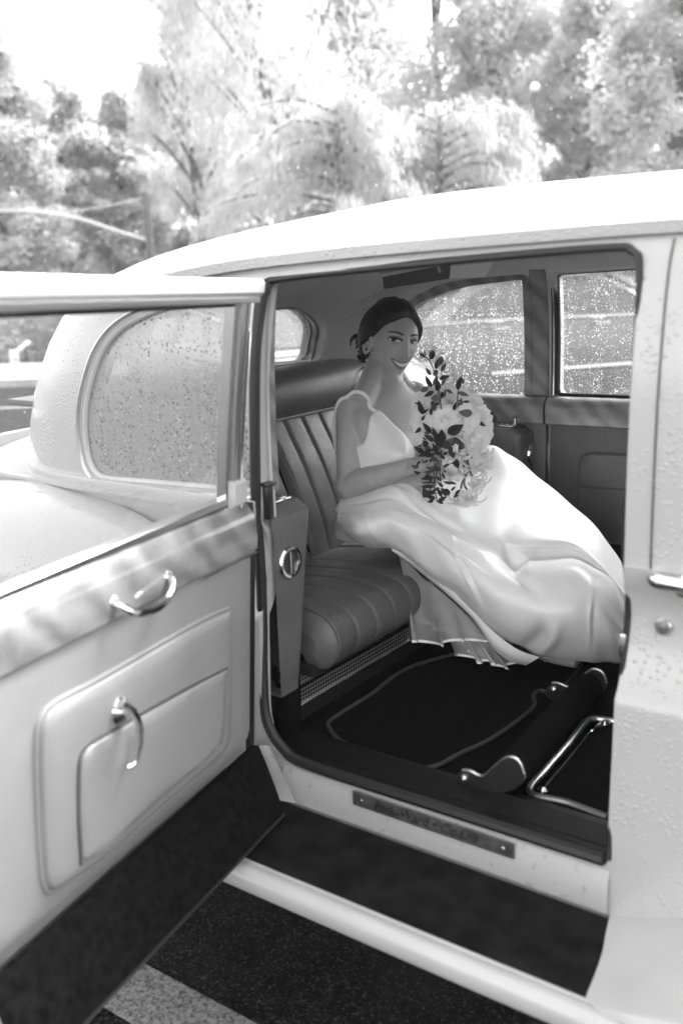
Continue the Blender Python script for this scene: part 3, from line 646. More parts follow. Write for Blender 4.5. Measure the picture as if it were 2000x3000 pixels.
def capping(name, x0, x1, z0=1.068, z1=1.162):
    prof = [(3.115, z0), (3.072, z0), (3.066, z0+.006), (3.062, z0+.055), (3.066, z1-.018), (3.080, z1-.004), (3.11, z1)]
    P = [[(x, y, z+(x+1.4)*.012) for y, z in prof] for x in np.linspace(x0, x1, 12)]
    v, f = gridmesh(P); n = len(prof); f += [tuple(range(n)), tuple(11*n+k for k in range(n))[::-1]]
    return MB().add(v, f).build(name, 'walnut_veneer', car, auto=40)
cp1 = capping('quarter_capping', -2.05, -1.400); capping('door_capping', -1.392, -.62)
# dark patch behind the armrest: shade of a scooped grip painted on the capping
MB().add(*padm(roundpoly([(-1.86, 1.075), (-1.56, 1.075), (-1.60, 1.12), (-1.70, 1.145), (-1.80, 1.14)], .02, 4), [(0, 0), (.003, .001), (.01, .0012)], lambda a, b, h: (a, 3.0605-h, b))).build('grip_shade', 'dark_leather', cp1)
ledge = [(3.075, 1.166), (3.10, 1.168), (3.104, 1.176), (3.085, 1.176), (3.074, 1.172)]
def far_y(z): return 2*YC-(YC-W_UP(z))-.052      # inner face of far wall
def post(name, x0, x1, mat, dy=0.0, z0=1.165, z1=1.575, th=.03, bev=.006, lean=.0):
    m = MB(); rows = []
    for z in np.linspace(z0, z1, 14):
        y = far_y(z)-dy; xa, xb = x0+lean*(z-z0), x1+lean*(z-z0); rows.append([(xa, y+th, z), (xa, y+bev, z), (xa+bev, y, z), (xb-bev, y, z), (xb, y+bev, z), (xb, y+th, z)])
    v, f = gridmesh(rows); f += [tuple(range(6)), tuple(13*6+k for k in range(6))[::-1]]
    return m.add(v, f).build(name, mat, car, auto=40)
post('wood_post', -1.462, -1.403, 'walnut_veneer', .016)
post('door_frame_post', -1.396, -1.372, 'black_paint', .004)
post('chrome_channel', -1.386, -1.379, 'chrome', .008)
post('far_pillar', -.66, -.54, 'trim_leather', .006)
# window frames (inside): quarter windows both sides, far door window, rear window
def side_loop(poly, s, off, n=150):
    P = resample(poly, n, True); return [(a, (YC+s*(abs(flank(a, b)[1]-YC)-off)), b) for a, b in P]
for s in (-1, 1):
    lp = side_loop(offset2(QUARTER, -.006), s, .052)
    MB().add(*sweepm(lp, [(-.020, -.008), (.020, -.008), (.020, .010), (-.020, .010)], True, (0, 1, 0))).build('quarter_window_frame', 'walnut_veneer', car, auto=40)
    lp = side_loop(offset2(QUARTER, .004), s, .010)
    MB().add(*tubem(lp, .0085, 8, True, up=(0, 1, 0))).build('quarter_window_seal', 'dry_paint', car)
    lp = side_loop(offset2(QUARTER, -.010), s, -.002)
    MB().add(*tubem(lp, .0055, 8, True, up=(0, 1, 0))).build('quarter_window_rubber', 'satin_metal', car)
    P = resample(offset2(QUARTER, -.008), 90, True); c = P.mean(0); rows = []
    for k in range(8):
        t = k/7; rows.append([(lambda a, b: (a, YC+s*(abs(flank(a, b)[1]-YC)-.018), b))(*(c+(p-c)*(1-t*.995))) for p in P])
    MB().add(*gridmesh(rows, False, True)).build('quarter_window_glass', 'misted_glass' if s < 0 else 'wet_glass', car)
lp = [(a, far_y(b)+.004, b) for a, b in resample(FARWIN, 120, True)]
MB().add(*tubem(lp, .008, 8, True, up=(0, 1, 0))).build('far_window_seal', 'black_rubber', car)
rows = [[(x, far_y(z)+.022, z) for z in np.linspace(1.15, 1.60, 10)] for x in np.linspace(-1.39, -.64, 6)]
MB().add(*gridmesh(rows)).build('far_window_glass', 'wet_glass', car)
for s in (-1, 1):
    rows = [[(x, YC+s*(W_UP(z)-.02), z) for z in np.linspace(1.12, 1.60, 8)] for x in np.linspace(-.46, .55, 5)]
    MB().add(*gridmesh(rows)).build('front_window_glass', 'wet_glass', car)
# header rail above the far door window
P = [[(x, far_y(z)-.004-b, z) for z, b in ((1.565+(x+1.37)*.03, 0), (1.568+(x+1.37)*.03, .022), (1.60+(x+1.37)*.03, .030), (1.622+(x+1.37)*.03, .026))] for x in np.linspace(-1.385, -.60, 10)]
MB().add(*gridmesh(P)).build('header_rail', 'headlining', car)
# rear window
def back_x(y, z):
    w, xr = W_UP(z), XR_UP(z); a = max(min(-1.30, xr*.62-.35), xr+.02); t = min(1, abs(y-YC)/w); return a-(a-xr)*max(0, 1-t**2.7)**(1/2.7)
P = resample(REARWIN, 140, True); c = P.mean(0)
MB().add(*gridmesh([[(back_x(q[0], q[1])+.022, q[0], q[1]) for q in (c+(p-c)*(1-.995*k/8)*1.015 for p in P)] for k in range(9)], False, True)).build('rear_window_glass', 'wet_glass', car)
MB().add(*sweepm([(back_x(a, b)+.056, a, b) for a, b in offset2(P, -.012)], [(-.026, -.008), (.026, -.008), (.022, .008), (-.022, .012)], True, (1, 0, 0))).build('rear_window_frame', 'walnut_veneer', car, auto=40)
MB().add(*tubem([(back_x(a, b)+.045, a, b) for a, b in P], .007, 8, True, up=(1, 0, 0))).build('rear_window_seal', 'black_rubber', car)
P = resample(WSCREEN, 60, True); c = P.mean(0)
def front_x(z): return XF_UP(z)-.02
MB().add(*gridmesh([[(front_x(q[1])-.25*abs((q[0]-YC)/.74)**2.7, q[0], q[1]) for q in (c+(p-c)*(1-.99*k/5)*1.02 for p in P)] for k in range(6)], False, True)).build('windscreen_glass', 'wet_glass', car)
# roof: fabric-covered companion box and cantrail roll on the headlining
def ceil_z(x, y):
    best = 1.6
    for z in np.linspace(1.79, 1.55, 60):
        w = W_UP(z)-.05
        if abs(y-YC) < w and x > XR_UP(z)+.06: best = z-.042; break
    return best
def hang(pts, mat, name, parent, up=.05):
    lowp = [onD(*p) for p in pts]; n = len(lowp); top = [p+np.array((0, .02, up)) for p in lowp]
    return MB().add(lowp+top, [tuple(range(n))]+[(i, (i+1) % n, n+(i+1) % n, n+i) for i in range(n)]).build(name, mat, parent, smooth=False)
bx = hang([(1120, 812, 2.78), (1318, 776, 2.66), (1315, 816, 2.82), (1124, 846, 2.92)], 'cloth_shaded', 'roof_companion', car)
hang([(1320, 766, 2.66), (1448, 762, 2.72), (1421, 811, 2.84), (1317, 815, 2.82)], 'cloth_lit', 'companion_flap', bx)
hang([(1112, 803, 2.74), (1292, 768, 2.62), (1316, 773, 2.65), (1120, 811, 2.77)], 'headlining', 'companion_pad', bx)
MB().add(*tubem([onD(1283, 780, 2.60), onD(1288, 798, 2.60)], .004, 8)).build('catch', 'satin_metal', bx)
for s in (-1, 1):
    path = []
    for x, z in cr([(-2.20, 1.44), (-2.0, 1.525), (-1.75, 1.582), (-1.5, 1.612), (-1.2, 1.632), (-.8, 1.645), (-.3, 1.648)], 8):
        p = flank(x, z, s, -.070); path.append(p)
    MB().add(*sweepm(path, [(-.006, -.030), (.010, -.028), (.018, 0), (.010, .028), (-.006, .030)], up=(0, 0, 1))).build('cantrail_roll', 'headlining', car)
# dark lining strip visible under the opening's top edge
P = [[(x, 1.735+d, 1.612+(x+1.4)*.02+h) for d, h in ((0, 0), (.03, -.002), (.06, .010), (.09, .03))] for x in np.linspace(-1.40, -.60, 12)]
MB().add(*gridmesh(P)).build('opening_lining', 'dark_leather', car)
# foot rest: carpet roller on two metal cheeks
def cheek(y):
    a = [(-1.005, .478), (-.985, .512), (-.965, .515), (-.935, .512), (-.905, .545), (-.875, .574), (-.848, .572), (-.835, .545), (-.850, .512), (-.885, .488), (-.93, .472), (-.98, .462)]
    return MB().add(*prismm(resample(cr(a, 5, True), 60, True), XZ, y-.005, y+.005))
roll = MB().add(*lathem([(.036, 0), (.038, .01), (.038, .52), (.036, .53)], (-.882, 1.772, .525), (-.055, 1, 0), 24)).build('foot_rest', 'carpet', car)
for dx, y in ((0, 1.765), (-.03, 2.305)):
    m = cheek(y); m.v = [(a+dx, b, c) for a, b, c in m.v]; ck = m.build('foot_rest_cheek', 'black_paint', roll, auto=30)
    MB().add(*tubem([(a+dx, y-.003, b) for a, b in cr([(-.985, .512), (-.965, .515), (-.935, .512), (-.905, .545), (-.875, .574), (-.848, .572), (-.835, .545)], 5)], .003, 6)).build('cheek_edge', 'satin_metal', roll)
    MB().add(*lathem([(.010, 0), (.009, .006), (0, .010)], (-.978+dx, y-.006, .496), (0, -1, 0), 14)).build('pivot_bolt', 'satin_metal', roll)
# folded occasional seat: metal frame in the floor well
fr = MB()
fpth = [onZ(*p, .462) for p in [(1778, 2395), (1660, 2352), (1552, 2322), (1600, 2255), (1665, 2180), (1712, 2118), (1740, 2106), (1790, 2112), (1850, 2122)]]
os_ = fr.add(*tubem(cr(fpth, 6), .008, 8)).build('occasional_seat_frame', 'satin_metal', car)
MB().add(*tubem([onZ(1580, 2318, .452), onZ(1640, 2250, .452), onZ(1720, 2150, .452), onZ(1760, 2120, .452)], .004, 6)).build('slide_rail', 'chrome', os_)
MB().add(*tubem([onZ(1620, 2345, .452), onZ(1700, 2372, .452), onZ(1780, 2398, .452)], .005, 6)).build('slide_rail', 'chrome', os_)
MB().add(*lathem([(.012, 0), (.012, .01), (.006, .018), (0, .018)], onZ(1590, 2325, .455), (0, 0, 1), 12)).build('pivot', 'chrome', os_)
MB().add(*lathem([(.012, 0), (.012, .01), (.006, .018), (0, .018)], onZ(1772, 2130, .455), (0, 0, 1), 12)).build('pivot', 'chrome', os_)
# front seat back, seen edge-on past the pillar
fsp = [onY(px, py, 1.92) for px, py in [(1885, 1398), (1850, 1405), (1832, 1420), (1818, 1470), (1813, 1540), (1814, 1620), (1824, 1700), (1850, 1860)]]
fsp = cr([(p[0], p[2]) for p in fsp], 5); P = []
for y in np.linspace(1.92, 3.0, 24):
    t = min(y-1.90, 3.02-y); r = max(0, 1-t/.06)**2; P.append([(x+.02*r, y, z-.01*r) for x, z in fsp])
fs = MB().add(*gridmesh(P)).build('front_seat_back', 'trim_leather', car)
MB().add(*gridmesh([[(x+.004, 1.918, z), (x+.10, 1.918, z-.01)] for x, z in fsp])).build('seat_side', 'black_paint', fs)
MB().add(*boxm((-.52, 2.48, .80), (.20, 1.0, .60), .02)).build('seat_shell', 'dark_leather', fs)

# ---------------------------------------------------------------- the open rear door, built in its own frame (s along the door from the hinge, n inwards, z up)
HG = np.array((-1.435, 1.600)); ED = np.array((.195, -.981)); ED /= np.linalg.norm(ED); ND = np.array((-ED[1], ED[0]))
def lean(z): return .055*max(0, (z-1.10)/.45)**1.3 + (-.035*max(0, (1.0-z)/.5) if z < 1.0 else 0)
def DW(s, z, n=0.0): q = HG+ED*s+ND*(n+lean(z)); return np.array((q[0], q[1], z))
def DP(px, py, n=0.0):
    """photo pixel -> (s, z) on the door's inner face offset by n"""
    d = ray(px, py); z = 1.0
    for _ in range(12):
        off = n+lean(z); t = (off-np.dot(ND, CAM[:2]-HG))/np.dot(ND, d[:2]); p = CAM+d*t; z = p[2]
    return np.array((np.dot(ED, p[:2]-HG), z))
TH = .060                                                      # thickness of the door
LEN = .86
def door_skin():
    m = MB(); rows = []
    # outer skin
    for s in np.linspace(-.005, LEN, 10):
        rows.append([DW(s, z, -TH-(.02 if z < .9 else 0)*0) for z in (.42, .55, .70, .85, .92, 1.0, 1.06, 1.10)])
    m.add(*gridmesh(rows))
    # inner pressing behind the trim
    rows = [[DW(s, z, -.006) for z in (.50, .7, .9, 1.0, 1.10)] for s in np.linspace(-.005, LEN, 10)]
    m.add(*gridmesh(rows))
    for s in (-.005, LEN):
        m.add([DW(s, z, n) for z in (.50, .7, .9, 1.0, 1.10) for n in (-TH, -.006)], [(0, 1, 3, 2), (2, 3, 5, 4), (4, 5, 7, 6), (6, 7, 9, 8)])
    a, b = DW(-.005, 1.10, -TH), DW(-.005, 1.10, -.006); c, d = DW(LEN, 1.10, -TH), DW(LEN, 1.10, -.006); m.add([a, b, d, c], [(0, 1, 2, 3)])
    return m.build('rear_door', 'white_paint', car, auto=30)
door = door_skin()
def dbar(s0, s1, z0, z1, n0, n1, name, mat, bev=.004, k=8, parent=None, rel=True):
    """bar along the door between two (s) ends with given z at each end"""
    rows = []
    for i in range(k+1):
        t = i/k; s = s0+(s1-s0)*t; za, zb = z0[0]+(z0[1]-z0[0])*t, z1[0]+(z1[1]-z1[0])*t
        rows.append([DW(s, za, n0+bev), DW(s, za+bev, n0), DW(s, zb-bev, n0), DW(s, zb, n0+bev), DW(s, zb, n1-bev), DW(s, zb-bev, n1), DW(s, za+bev, n1), DW(s, za, n1-bev)])
    v, f = gridmesh(rows, False, True); f += [tuple(range(8))[::-1], tuple(k*8+j for j in range(8))]
    return MB().add(v, f).build(name, mat, parent or door, auto=40)
def dseg(pixA, pixB, n=0.0): return DP(*pixA, n), DP(*pixB, n)
# window frame
tA, tB = dseg((750, 822), (5, 800), .0); bA, bB = dseg((750, 882), (5, 912), .0)
zt0, zt1 = 1.598, 1.612
dbar(-.012, LEN, (1.549, 1.573), (1.584, 1.613), -.050, .012, 'window_frame_top', 'dry_paint', .008)
dbar(-.004, LEN, (1.536, 1.558), (1.550, 1.574), -.036, .008, 'window_channel_top', 'satin_metal', .003)
dbar(.0, LEN, (1.530, 1.549), (1.537, 1.559), -.030, -.012, 'window_seal_top', 'black_rubber', .002)
def vbar(s0, s1, z0, z1, n0, n1, name, mat, bev=.003):
    rows = []
    for i in range(9):
        z = z0+(z1-z0)*i/8; rows.append([DW(s0, z, n0+bev), DW(s0+bev, z, n0), DW(s1-bev, z, n0), DW(s1, z, n0+bev), DW(s1, z, n1-bev), DW(s1-bev, z, n1), DW(s0+bev, z, n1), DW(s0, z, n1-bev)])
    v, f = gridmesh(rows, False, True); f += [tuple(range(8))[::-1], tuple(64+j for j in range(8))]
    return MB().add(v, f).build(name, mat, door, auto=40)
vbar(.058, .068, 1.10, 1.545, -.034, -.006, 'window_channel_post', 'chrome')
vbar(.034, .058, 1.10, 1.54, -.040, .002, 'window_frame_post', 'satin_metal')
vbar(.020, .034, 1.10, 1.54, -.040, .006, 'window_frame_bead', 'chrome')
vbar(LEN-.05, LEN, 1.10, 1.54, -.045, .006, 'window_frame_post', 'dry_paint', .006)
dbar(.010, .060, (1.105, 1.105), (1.165, 1.165), -.040, .010, 'frame_foot', 'dry_paint', .008)
rows = [[DW(s, z, -.021) for z in np.linspace(1.09, 1.556, 8)] for s in np.linspace(.05, LEN-.03, 4)]
MB().add(*gridmesh(rows)).build('window_glass', 'damp_glass', door)
# belt strip, wooden capping
dbar(.012, LEN, (1.112, 1.118), (1.128, 1.134), -.036, -.006, 'belt_strip', 'satin_metal', .003)
def dsweep(prof, s0, s1, name, mat, k=24, dz=(0, 0), parent=None, auto=40):
    rows = []
    for i in range(k+1):
        t = i/k; s = s0+(s1-s0)*t; rows.append([DW(s, z+dz[0]+(dz[1]-dz[0])*t, n) for n, z in prof])
    v, f = gridmesh(rows); q = len(prof); f += [tuple(range(q))[::-1], tuple(k*q+j for j in range(q))]
    return MB().add(v, f).build(name, mat, parent or door, auto=auto)
cap = dsweep([(-.010, 1.000), (.016, 1.000), (.022, 1.006), (.024, 1.03), (.022, 1.075), (.014, 1.090), (.0, 1.106), (-.012, 1.112), (-.020, 1.112)], -.004, LEN, 'door_capping', 'walnut_veneer', dz=(-.004, .012))
dsweep([(.0, .994), (.020, .993), (.024, .997), (.020, 1.001), (.0, 1.001)], -.002, .22, 'capping_strip', 'chrome', dz=(-.004, 0))
# leather trim panel
pan = roundpoly([(-.004, .535), (LEN, .530), (LEN, 1.006), (-.004, 1.0)], [.02, .03, .01, .01], 5)
panel = MB().add(*padm(pan, [(0, -.006), (.001, .002), (.004, .006), (.02, .009), (.06, .010), (.12, .010)], lambda s, z, h: DW(s, z, h))).build('trim_panel', 'trim_leather', door)
pkx = [DP(*p, .012) for p in [(668, 1800), (655, 1792), (560, 1838), (300, 1988), (170, 2058), (128, 2095), (112, 2150), (112, 2300), (125, 2540), (140, 2602), (165, 2600), (300, 2510), (480, 2352), (620, 2230), (662, 2180), (668, 2120), (672, 1950)]]
pkx = resample(cr(pkx, 6, True), 140, True)
pocket = MB().add(*padm(pkx, [(0, .008), (.0015, .016), (.005, .0215), (.014, .025), (.035, .0265), (.07, .027)], lambda s, z, h: DW(s, z, h))).build('door_pocket', 'trim_leather', door)
MB().add(*tubem([DW(s, z, .012) for s, z in offset2(pkx, -.004)], .0042, 7, True)).build('piping', 'trim_leather', pocket)
flap = [DP(*p, .027) for p in [(664, 1958), (560, 2010), (440, 2075), (330, 2140), (262, 2180), (236, 2212), (228, 2270), (228, 2400), (236, 2535)]]
fc = cr(flap, 6)
MB().add(*tubem([DW(s, z, .0275) for s, z in fc], .0030, 6)).build('pocket_seam', 'dark_leather', pocket)
low = [q for q in fc]+[DP(*p, .027) for p in [(300, 2495), (480, 2338), (610, 2222), (652, 2170), (660, 2100)]]
low = resample(low, 140, True)
MB().add(*padm(low, [(.004, .024), (.006, .030), (.012, .034), (.03, .036), (.05, .0365)], lambda s, z, h: DW(s, z, h))).build('pocket_flap', 'trim_leather', door)
# carpet kick strip, splayed inwards at the foot
def kick():
    A = onZ(757, 2188, .535); B = onZ(0, 2880, .528); C_ = onZ(832, 2386, .405); D_ = onZ(250, 3000, .405)
    dirT = (B-A)/np.linalg.norm(B-A); dirB = (D_-C_)/np.linalg.norm(D_-C_); rows = []
    for i in range(25):
        t = i/24; p = A+dirT*LEN*t; q = C_+dirB*(LEN-.02)*t; nrm = np.array((ND[0], ND[1], .4))
        rows.append([p-np.array((ND[0], ND[1], 0))*.02, p+np.array((0, 0, .004)), p+(q-p)*.25+nrm*.004, p+(q-p)*.6+nrm*.004, p+(q-p)*.95+nrm*.002, q, q-np.array((ND[0], ND[1], 0))*.03+np.array((0, 0, -.004))])
    k = MB().add(*gridmesh(rows)).build('kick_strip', 'carpet', door, auto=60)
    last = rows[-1]; oq = [DW(LEN, z, -TH) for z in (.42, .5, .56)]
    MB().add([np.array(p) for p in last[1:6]]+[oq[0], oq[1], oq[2]], [tuple(range(8))]).build('door_end', 'dry_paint', door, smooth=False)
    MB().add(*tubem([r[5] for r in rows], .0035, 6)).build('kick_edge', 'black_rubber', door)
    # underside back to the outer skin
    rr = [[r[5]+np.array((0, 0, -.002)), np.array((*(HG+ED*(LEN*i/24)-ND*(TH+.02)), .412))] for i, r in enumerate(rows)]
    MB().add(*gridmesh(rr)).build('door_bottom', 'dry_paint', door)
    sx = DP(512, 2405, .012); MB().add(*lathem([(.0055, 0), (.004, .004), (0, .005)], DW(sx[0], sx[1], .012), (*ND, 0), 12)).build('button', 'satin_metal', door)
kick()
# pull handle
ha, hb = DP(345, 1775, .03), DP(500, 1700, .03)
def hp(t, out, dz): q = ha+(hb-ha)*t; return DW(q[0], q[1]+dz, out)
pth = cr([hp(.0, .014, .004), hp(.01, .030, .0), hp(.10, .046, -.016), hp(.35, .054, -.026), hp(.65, .053, -.024), hp(.90, .044, -.008), hp(1.0, .030, .006), hp(1.02, .014, .010)], 7)
hdl = MB().add(*tubem(pth, [.007]*4+[.0075]*(len(pth)-8)+[.007]*4, 10, sy=1.15)).build('pull_handle', 'chrome', door)
for t in (0.0, 1.01): MB().add(*lathem([(.013, 0), (.011, .006), (.006, .009)], hp(t, .020, .006), (*ND, 0), 16)).build('handle_boss', 'chrome', hdl)
# inside door lever: round escutcheon and hanging lever
ec = DP(358, 2085, .034)
esc = MB().add(*lathem([(.027, -.006), (.026, .004), (.018, .012), (.010, .018), (.010, .032), (0, .034)], DW(ec[0], ec[1], .028), (*ND, 0), 28)).build('door_lever', 'chrome', door)
lv = [DP(*p, .06) for p in [(352, 2062), (372, 2075), (398, 2120), (405, 2180), (400, 2235), (385, 2252)]]
lp = [DW(s, z, n) for (s, z), n in zip(lv, (.060, .066, .066, .062, .056, .050))]
MB().add(*tubem(cr(lp, 7), [.010-.0045*i/35 for i in range(36)], 10, sy=.8)).build('lever_arm', 'chrome', esc)
vbar(-.030, -.006, .50, 1.10, -.05, .004, 'hinge_edge_seal', 'black_rubber')
# striker block on the body pillar beside the frame foot
sk = MB().add(*boxm((-1.452, 1.695, 1.085), (.022, .022, .08), .004)).build('pillar_bracket', 'black_paint', car)
MB().add(*boxm((-1.450, 1.695, 1.128), (.034, .03, .010), .003)).build('bracket_cap', 'black_paint', sk)
# ================================================================= THE BRIDE
bride = empty('person', (-1.75, 2.60, .74), 'woman in white satin gown with dark low bun, sitting on rear seat holding bouquet', 'person')
def skin_mat():
    m, t, out = new_mat('skin'); b = principled(t, out, .42, .42, spec=.5)
    b.inputs['Subsurface Weight'].default_value = .12; b.inputs['Subsurface Radius'].default_value = (.01, .01, .01); b.inputs['Subsurface Scale'].default_value = .5
    tc = t.nodes.new('ShaderNodeTexCoord'); noise_colour(t, b, .40, .45, 25, 4, tc.outputs['Object'])
    return m
skin_mat()
simple('lips', .23, .35, var=(.1, 60)); simple('teeth', .78, .25); simple('eye_white', .75, .3, coat=.1); simple('iris', .010, .25, coat=.15); simple('lash', .012, .6)
simple('eye_shade', .19, .6); simple('mouth_dark', .07, .6); simple('brow', .05, .7); simple('pearl', .80, .15, coat=.8); simple('fine_metal', .7, .2, 1.0)
def hair_mat():
    m, t, out = new_mat('dark_hair'); b = principled(t, out, .014, .42, spec=.45)
    noise_bump(t, b, 60, .55, .004, 4, .6, stretch=(1, 6, 1))
    return m
hair_mat()
def satin_mat():
    m, t, out = new_mat('satin'); b = principled(t, out, .88, .34, spec=.45, sheen=.25)
    noise_bump(t, b, 9, .10, .02, 4); b.inputs['Sheen Roughness'].default_value = .4
    return m
satin_mat()
def tulle_mat():
    m, t, out = new_mat('tulle'); tr = t.nodes.new('ShaderNodeBsdfTransparent'); d = t.nodes.new('ShaderNodeBsdfDiffuse'); d.inputs['Color'].default_value = g3(.75)
    tl = t.nodes.new('ShaderNodeBsdfTranslucent'); tl.inputs['Color'].default_value = g3(.75); m1 = t.nodes.new('ShaderNodeMixShader'); m1.inputs[0].default_value = .4
    t.links.new(d.outputs[0], m1.inputs[1]); t.links.new(tl.outputs[0], m1.inputs[2])
    tc = t.nodes.new('ShaderNodeTexCoord'); n = N(t, 'ShaderNodeTexNoise'); n.inputs['Scale'].default_value = 18; t.links.new(tc.outputs['Object'], n.inputs['Vector'])
    r = t.nodes.new('ShaderNodeMapRange'); r.inputs['To Min'].default_value = .38; r.inputs['To Max'].default_value = .58; t.links.new(n.outputs['Fac'], r.inputs['Value'])
    m2 = t.nodes.new('ShaderNodeMixShader'); t.links.new(r.outputs[0], m2.inputs[0]); t.links.new(tr.outputs[0], m2.inputs[1]); t.links.new(m1.outputs[0], m2.inputs[2]); t.links.new(m2.outputs[0], out.inputs['Surface'])
    return m
tulle_mat()
nrm = lambda v: np.array(v, float)/np.linalg.norm(v)
# ---- torso: elliptical sections along the spine, (height h above pelvis, half width a, half depth b, forward shift)
BF = nrm((math.cos(math.radians(6)), -math.sin(math.radians(6)), 0)); BL = np.array((-BF[1], BF[0], 0)); BU = np.array((0, 0, 1.))
PEL = onD(1122, 1500, 3.02); NECK = onD(1136, 1172, 3.06)
SP = lambda h: PEL+(NECK-PEL)*(h/.36)+BF*(.010*math.sin(math.pi*min(1, max(0, h/.36))))
TOR = [(-.12, .165, .115), (-.05, .172, .120), (.0, .165, .115), (.06, .135, .100), (.11, .118, .090), (.17, .128, .095), (.22, .140, .100), (.27, .150, .100), (.31, .160, .088), (.340, .156, .074), (.360, .132, .064), (.380, .100, .058), (.398, .066, .052), (.42, .046, .046)]
ta = lut([(h, a) for h, a, b in TOR]); tb = lut([(h, b) for h, a, b in TOR])
def torso(phi, h, extra=0.0):
    a, b = ta(h)+extra, tb(h)+extra; f, l = math.cos(phi), math.sin(phi)
    p = SP(h)+BF*(b*math.copysign(abs(f)**.85, f))+BL*(a*math.copysign(abs(l)**.85, l))
    for s in (-1, 1):                                         # bust
        dphi = phi-s*.62; g = math.exp(-(dphi/.42)**2-((h-.215)/.052)**2); p = p+(BF*.052+BL*s*.012)*g
    g = math.exp(-(phi/.9)**2-((h-.30)/.05)**2); p = p-BF*.004*g
    return p
body = MB()
hs = np.linspace(-.055, .42, 44); rows = [[torso(2*math.pi*k/56-math.pi, h) for k in range(56)] for h in hs]
v, f = gridmesh(rows, False, True); f += [tuple(range(56))[::-1], tuple(43*56+k for k in range(56))]; body.add(v, f)
# collar bones
for s in (-1, 1): body.add(*tubem(cr([SP(.345)+BF*.055+BL*s*.012, SP(.345)+BF*.058+BL*s*.05, SP(.349)+BF*.040+BL*s*.10, SP(.350)+BF*.010+BL*s*.14], 5), [.0065]*16, 8))
# ---- head frame
HC = onD(1148, 993, 3.10)
cdir = nrm(CAM-HC); psi = math.radians(27); rol = math.radians(2.0)
HF = nrm(cdir*math.cos(psi)+RT*math.sin(psi)-UP*.11); hu = UP*math.cos(rol)+RT*math.sin(rol); HU = nrm(hu-HF*np.dot(hu, HF)); HL = np.cross(HU, HF)
HW = lambda f, l, u: HC+HF*f+HL*l+HU*u
gs = lambda x, s: math.exp(-(x/s)**2)
def head_pt(th, ph, grow=0.0):
    """th from crown to chin, ph around from forward; returns (f, l, u)"""
    st, ct = math.sin(th), math.cos(th); u = .109*ct; f = st*math.cos(ph); l = st*math.sin(ph)
    fr = max(0., f); f = f*(.094 if f > 0 else .102); l = l*.0755
    if u < .0:
        k = -u/.109
        l *= 1-.33*k**2.2
        if f > 0: f = f*(1-.04*k)+.026*k**2.2*fr
        else: f *= 1-.45*k**1.5
    if u < -.06: f += .030*((-.06-u)/.049)*max(0, math.cos(ph))**.5*.9 if f > -.01 else 0
    if u > .04 and f > 0: f -= .004*gs(u-.075, .03)
    front = max(0, math.cos(ph))
    d = 0
    if front > 0:
        # features as forward relief
        ny = min(1, max(0, (.014-u)/.055)) if u <= .014 else 0
        bridge = .007*gs(l, .010)*gs(u+.004, .020)
        nose = .036*gs(l, .0105+.004*gs(u+.044, .010))*(ny**1.25 if u > -.044 else max(0, 1-(-.044-u)/.009)**1.0)
        nost = .006*(gs(l-.013, .006)+gs(l+.013, .006))*gs(u+.044, .008)
        eyes = -.0118*(gs(l-.032, .015)+gs(l+.032, .015))*gs(u-.001, .012)
        brow = .0035*(gs(l-.03, .02)+gs(l+.03, .02))*gs(u-.022, .010)
        cheek = .0065*(gs(l-.042, .017)+gs(l+.042, .017))*gs(u+.034, .018)
        fold = -.0045*(gs(abs(l)-.031-.10*max(0, -.045-u), .004))*gs(u+.058, .014)
        mouth = .0060*gs(l, .030)*gs(u+.070, .018)-.0030*gs(l, .020)*gs(u+.089, .005)
        chin = .0085*gs(l, .020)*gs(u+.102, .014)
        d = bridge+nose+nost+eyes+brow+cheek+fold+mouth+chin
    f += d*min(1, front*2.2)
    if grow: 
        r = math.sqrt(f*f+l*l+u*u)+1e-9; f, l, u = f*(1+grow/r), l*(1+grow/r), u*(1+grow/r)
    return f, l, u
NT, NP = 90, 150
hg = [[head_pt(.02+(math.pi-.04)*i/(NT-1), 2*math.pi*j/NP-math.pi) for j in range(NP)] for i in range(NT)]
v, f = gridmesh([[HW(*p) for p in r] for r in hg], False, True); f += [tuple(range(NP))[::-1], tuple((NT-1)*NP+k for k in range(NP))]; body.add(v, f)
HGRID = np.array([p for r in hg for p in r]); HGRID = HGRID[HGRID[:, 0] > .0]
def face(l, u, off=.001):
    d = (HGRID[:, 1]-l)**2+(HGRID[:, 2]-u)**2; k = np.argsort(d)[:6]; w = 1/(d[k]+1e-7); return HW(float((HGRID[k, 0]*w).sum()/w.sum())+off, l, u)
# neck
nk = cr([SP(.33)-BF*.005, SP(.385)-BF*.004, HW(-.028, 0, -.075), HW(-.022, 0, -.03)], 6); body.add(*tubem(nk, np.interp(np.linspace(0, 1, len(nk)), [0, .3, .7, 1], [.062, .053, .050, .050]), 20))
# trapezius slope from neck to shoulders
for s_ in (-1, 1):
    q0, q1, q2 = HW(-.038, s_*.014, -.062), SP(.400)+BL*s_*.072-BF*.020, SP(.350)+BL*s_*.130-BF*.004
    c_ = cr([q0, q1, q2], 8); body.add(*tubem(c_, np.interp(np.linspace(0, 1, len(c_)), [0, .5, 1], [.034, .040, .044]), 16))
# near ear
ear = [HW(-.006+.018*math.cos(a)*1.0+.004, -.0745-.006*math.sin(a*.5)-.004, -.022+.030*math.sin(a)) for a in np.linspace(0, 2*math.pi, 22)[:-1]]
body.add(*tubem(ear, .0055, 7, True)); body.add(*tubem([HW(-.002, -.070, -.036), HW(-.002, -.074, -.022), HW(-.002, -.072, -.006)], [.010, .013, .010], 10))
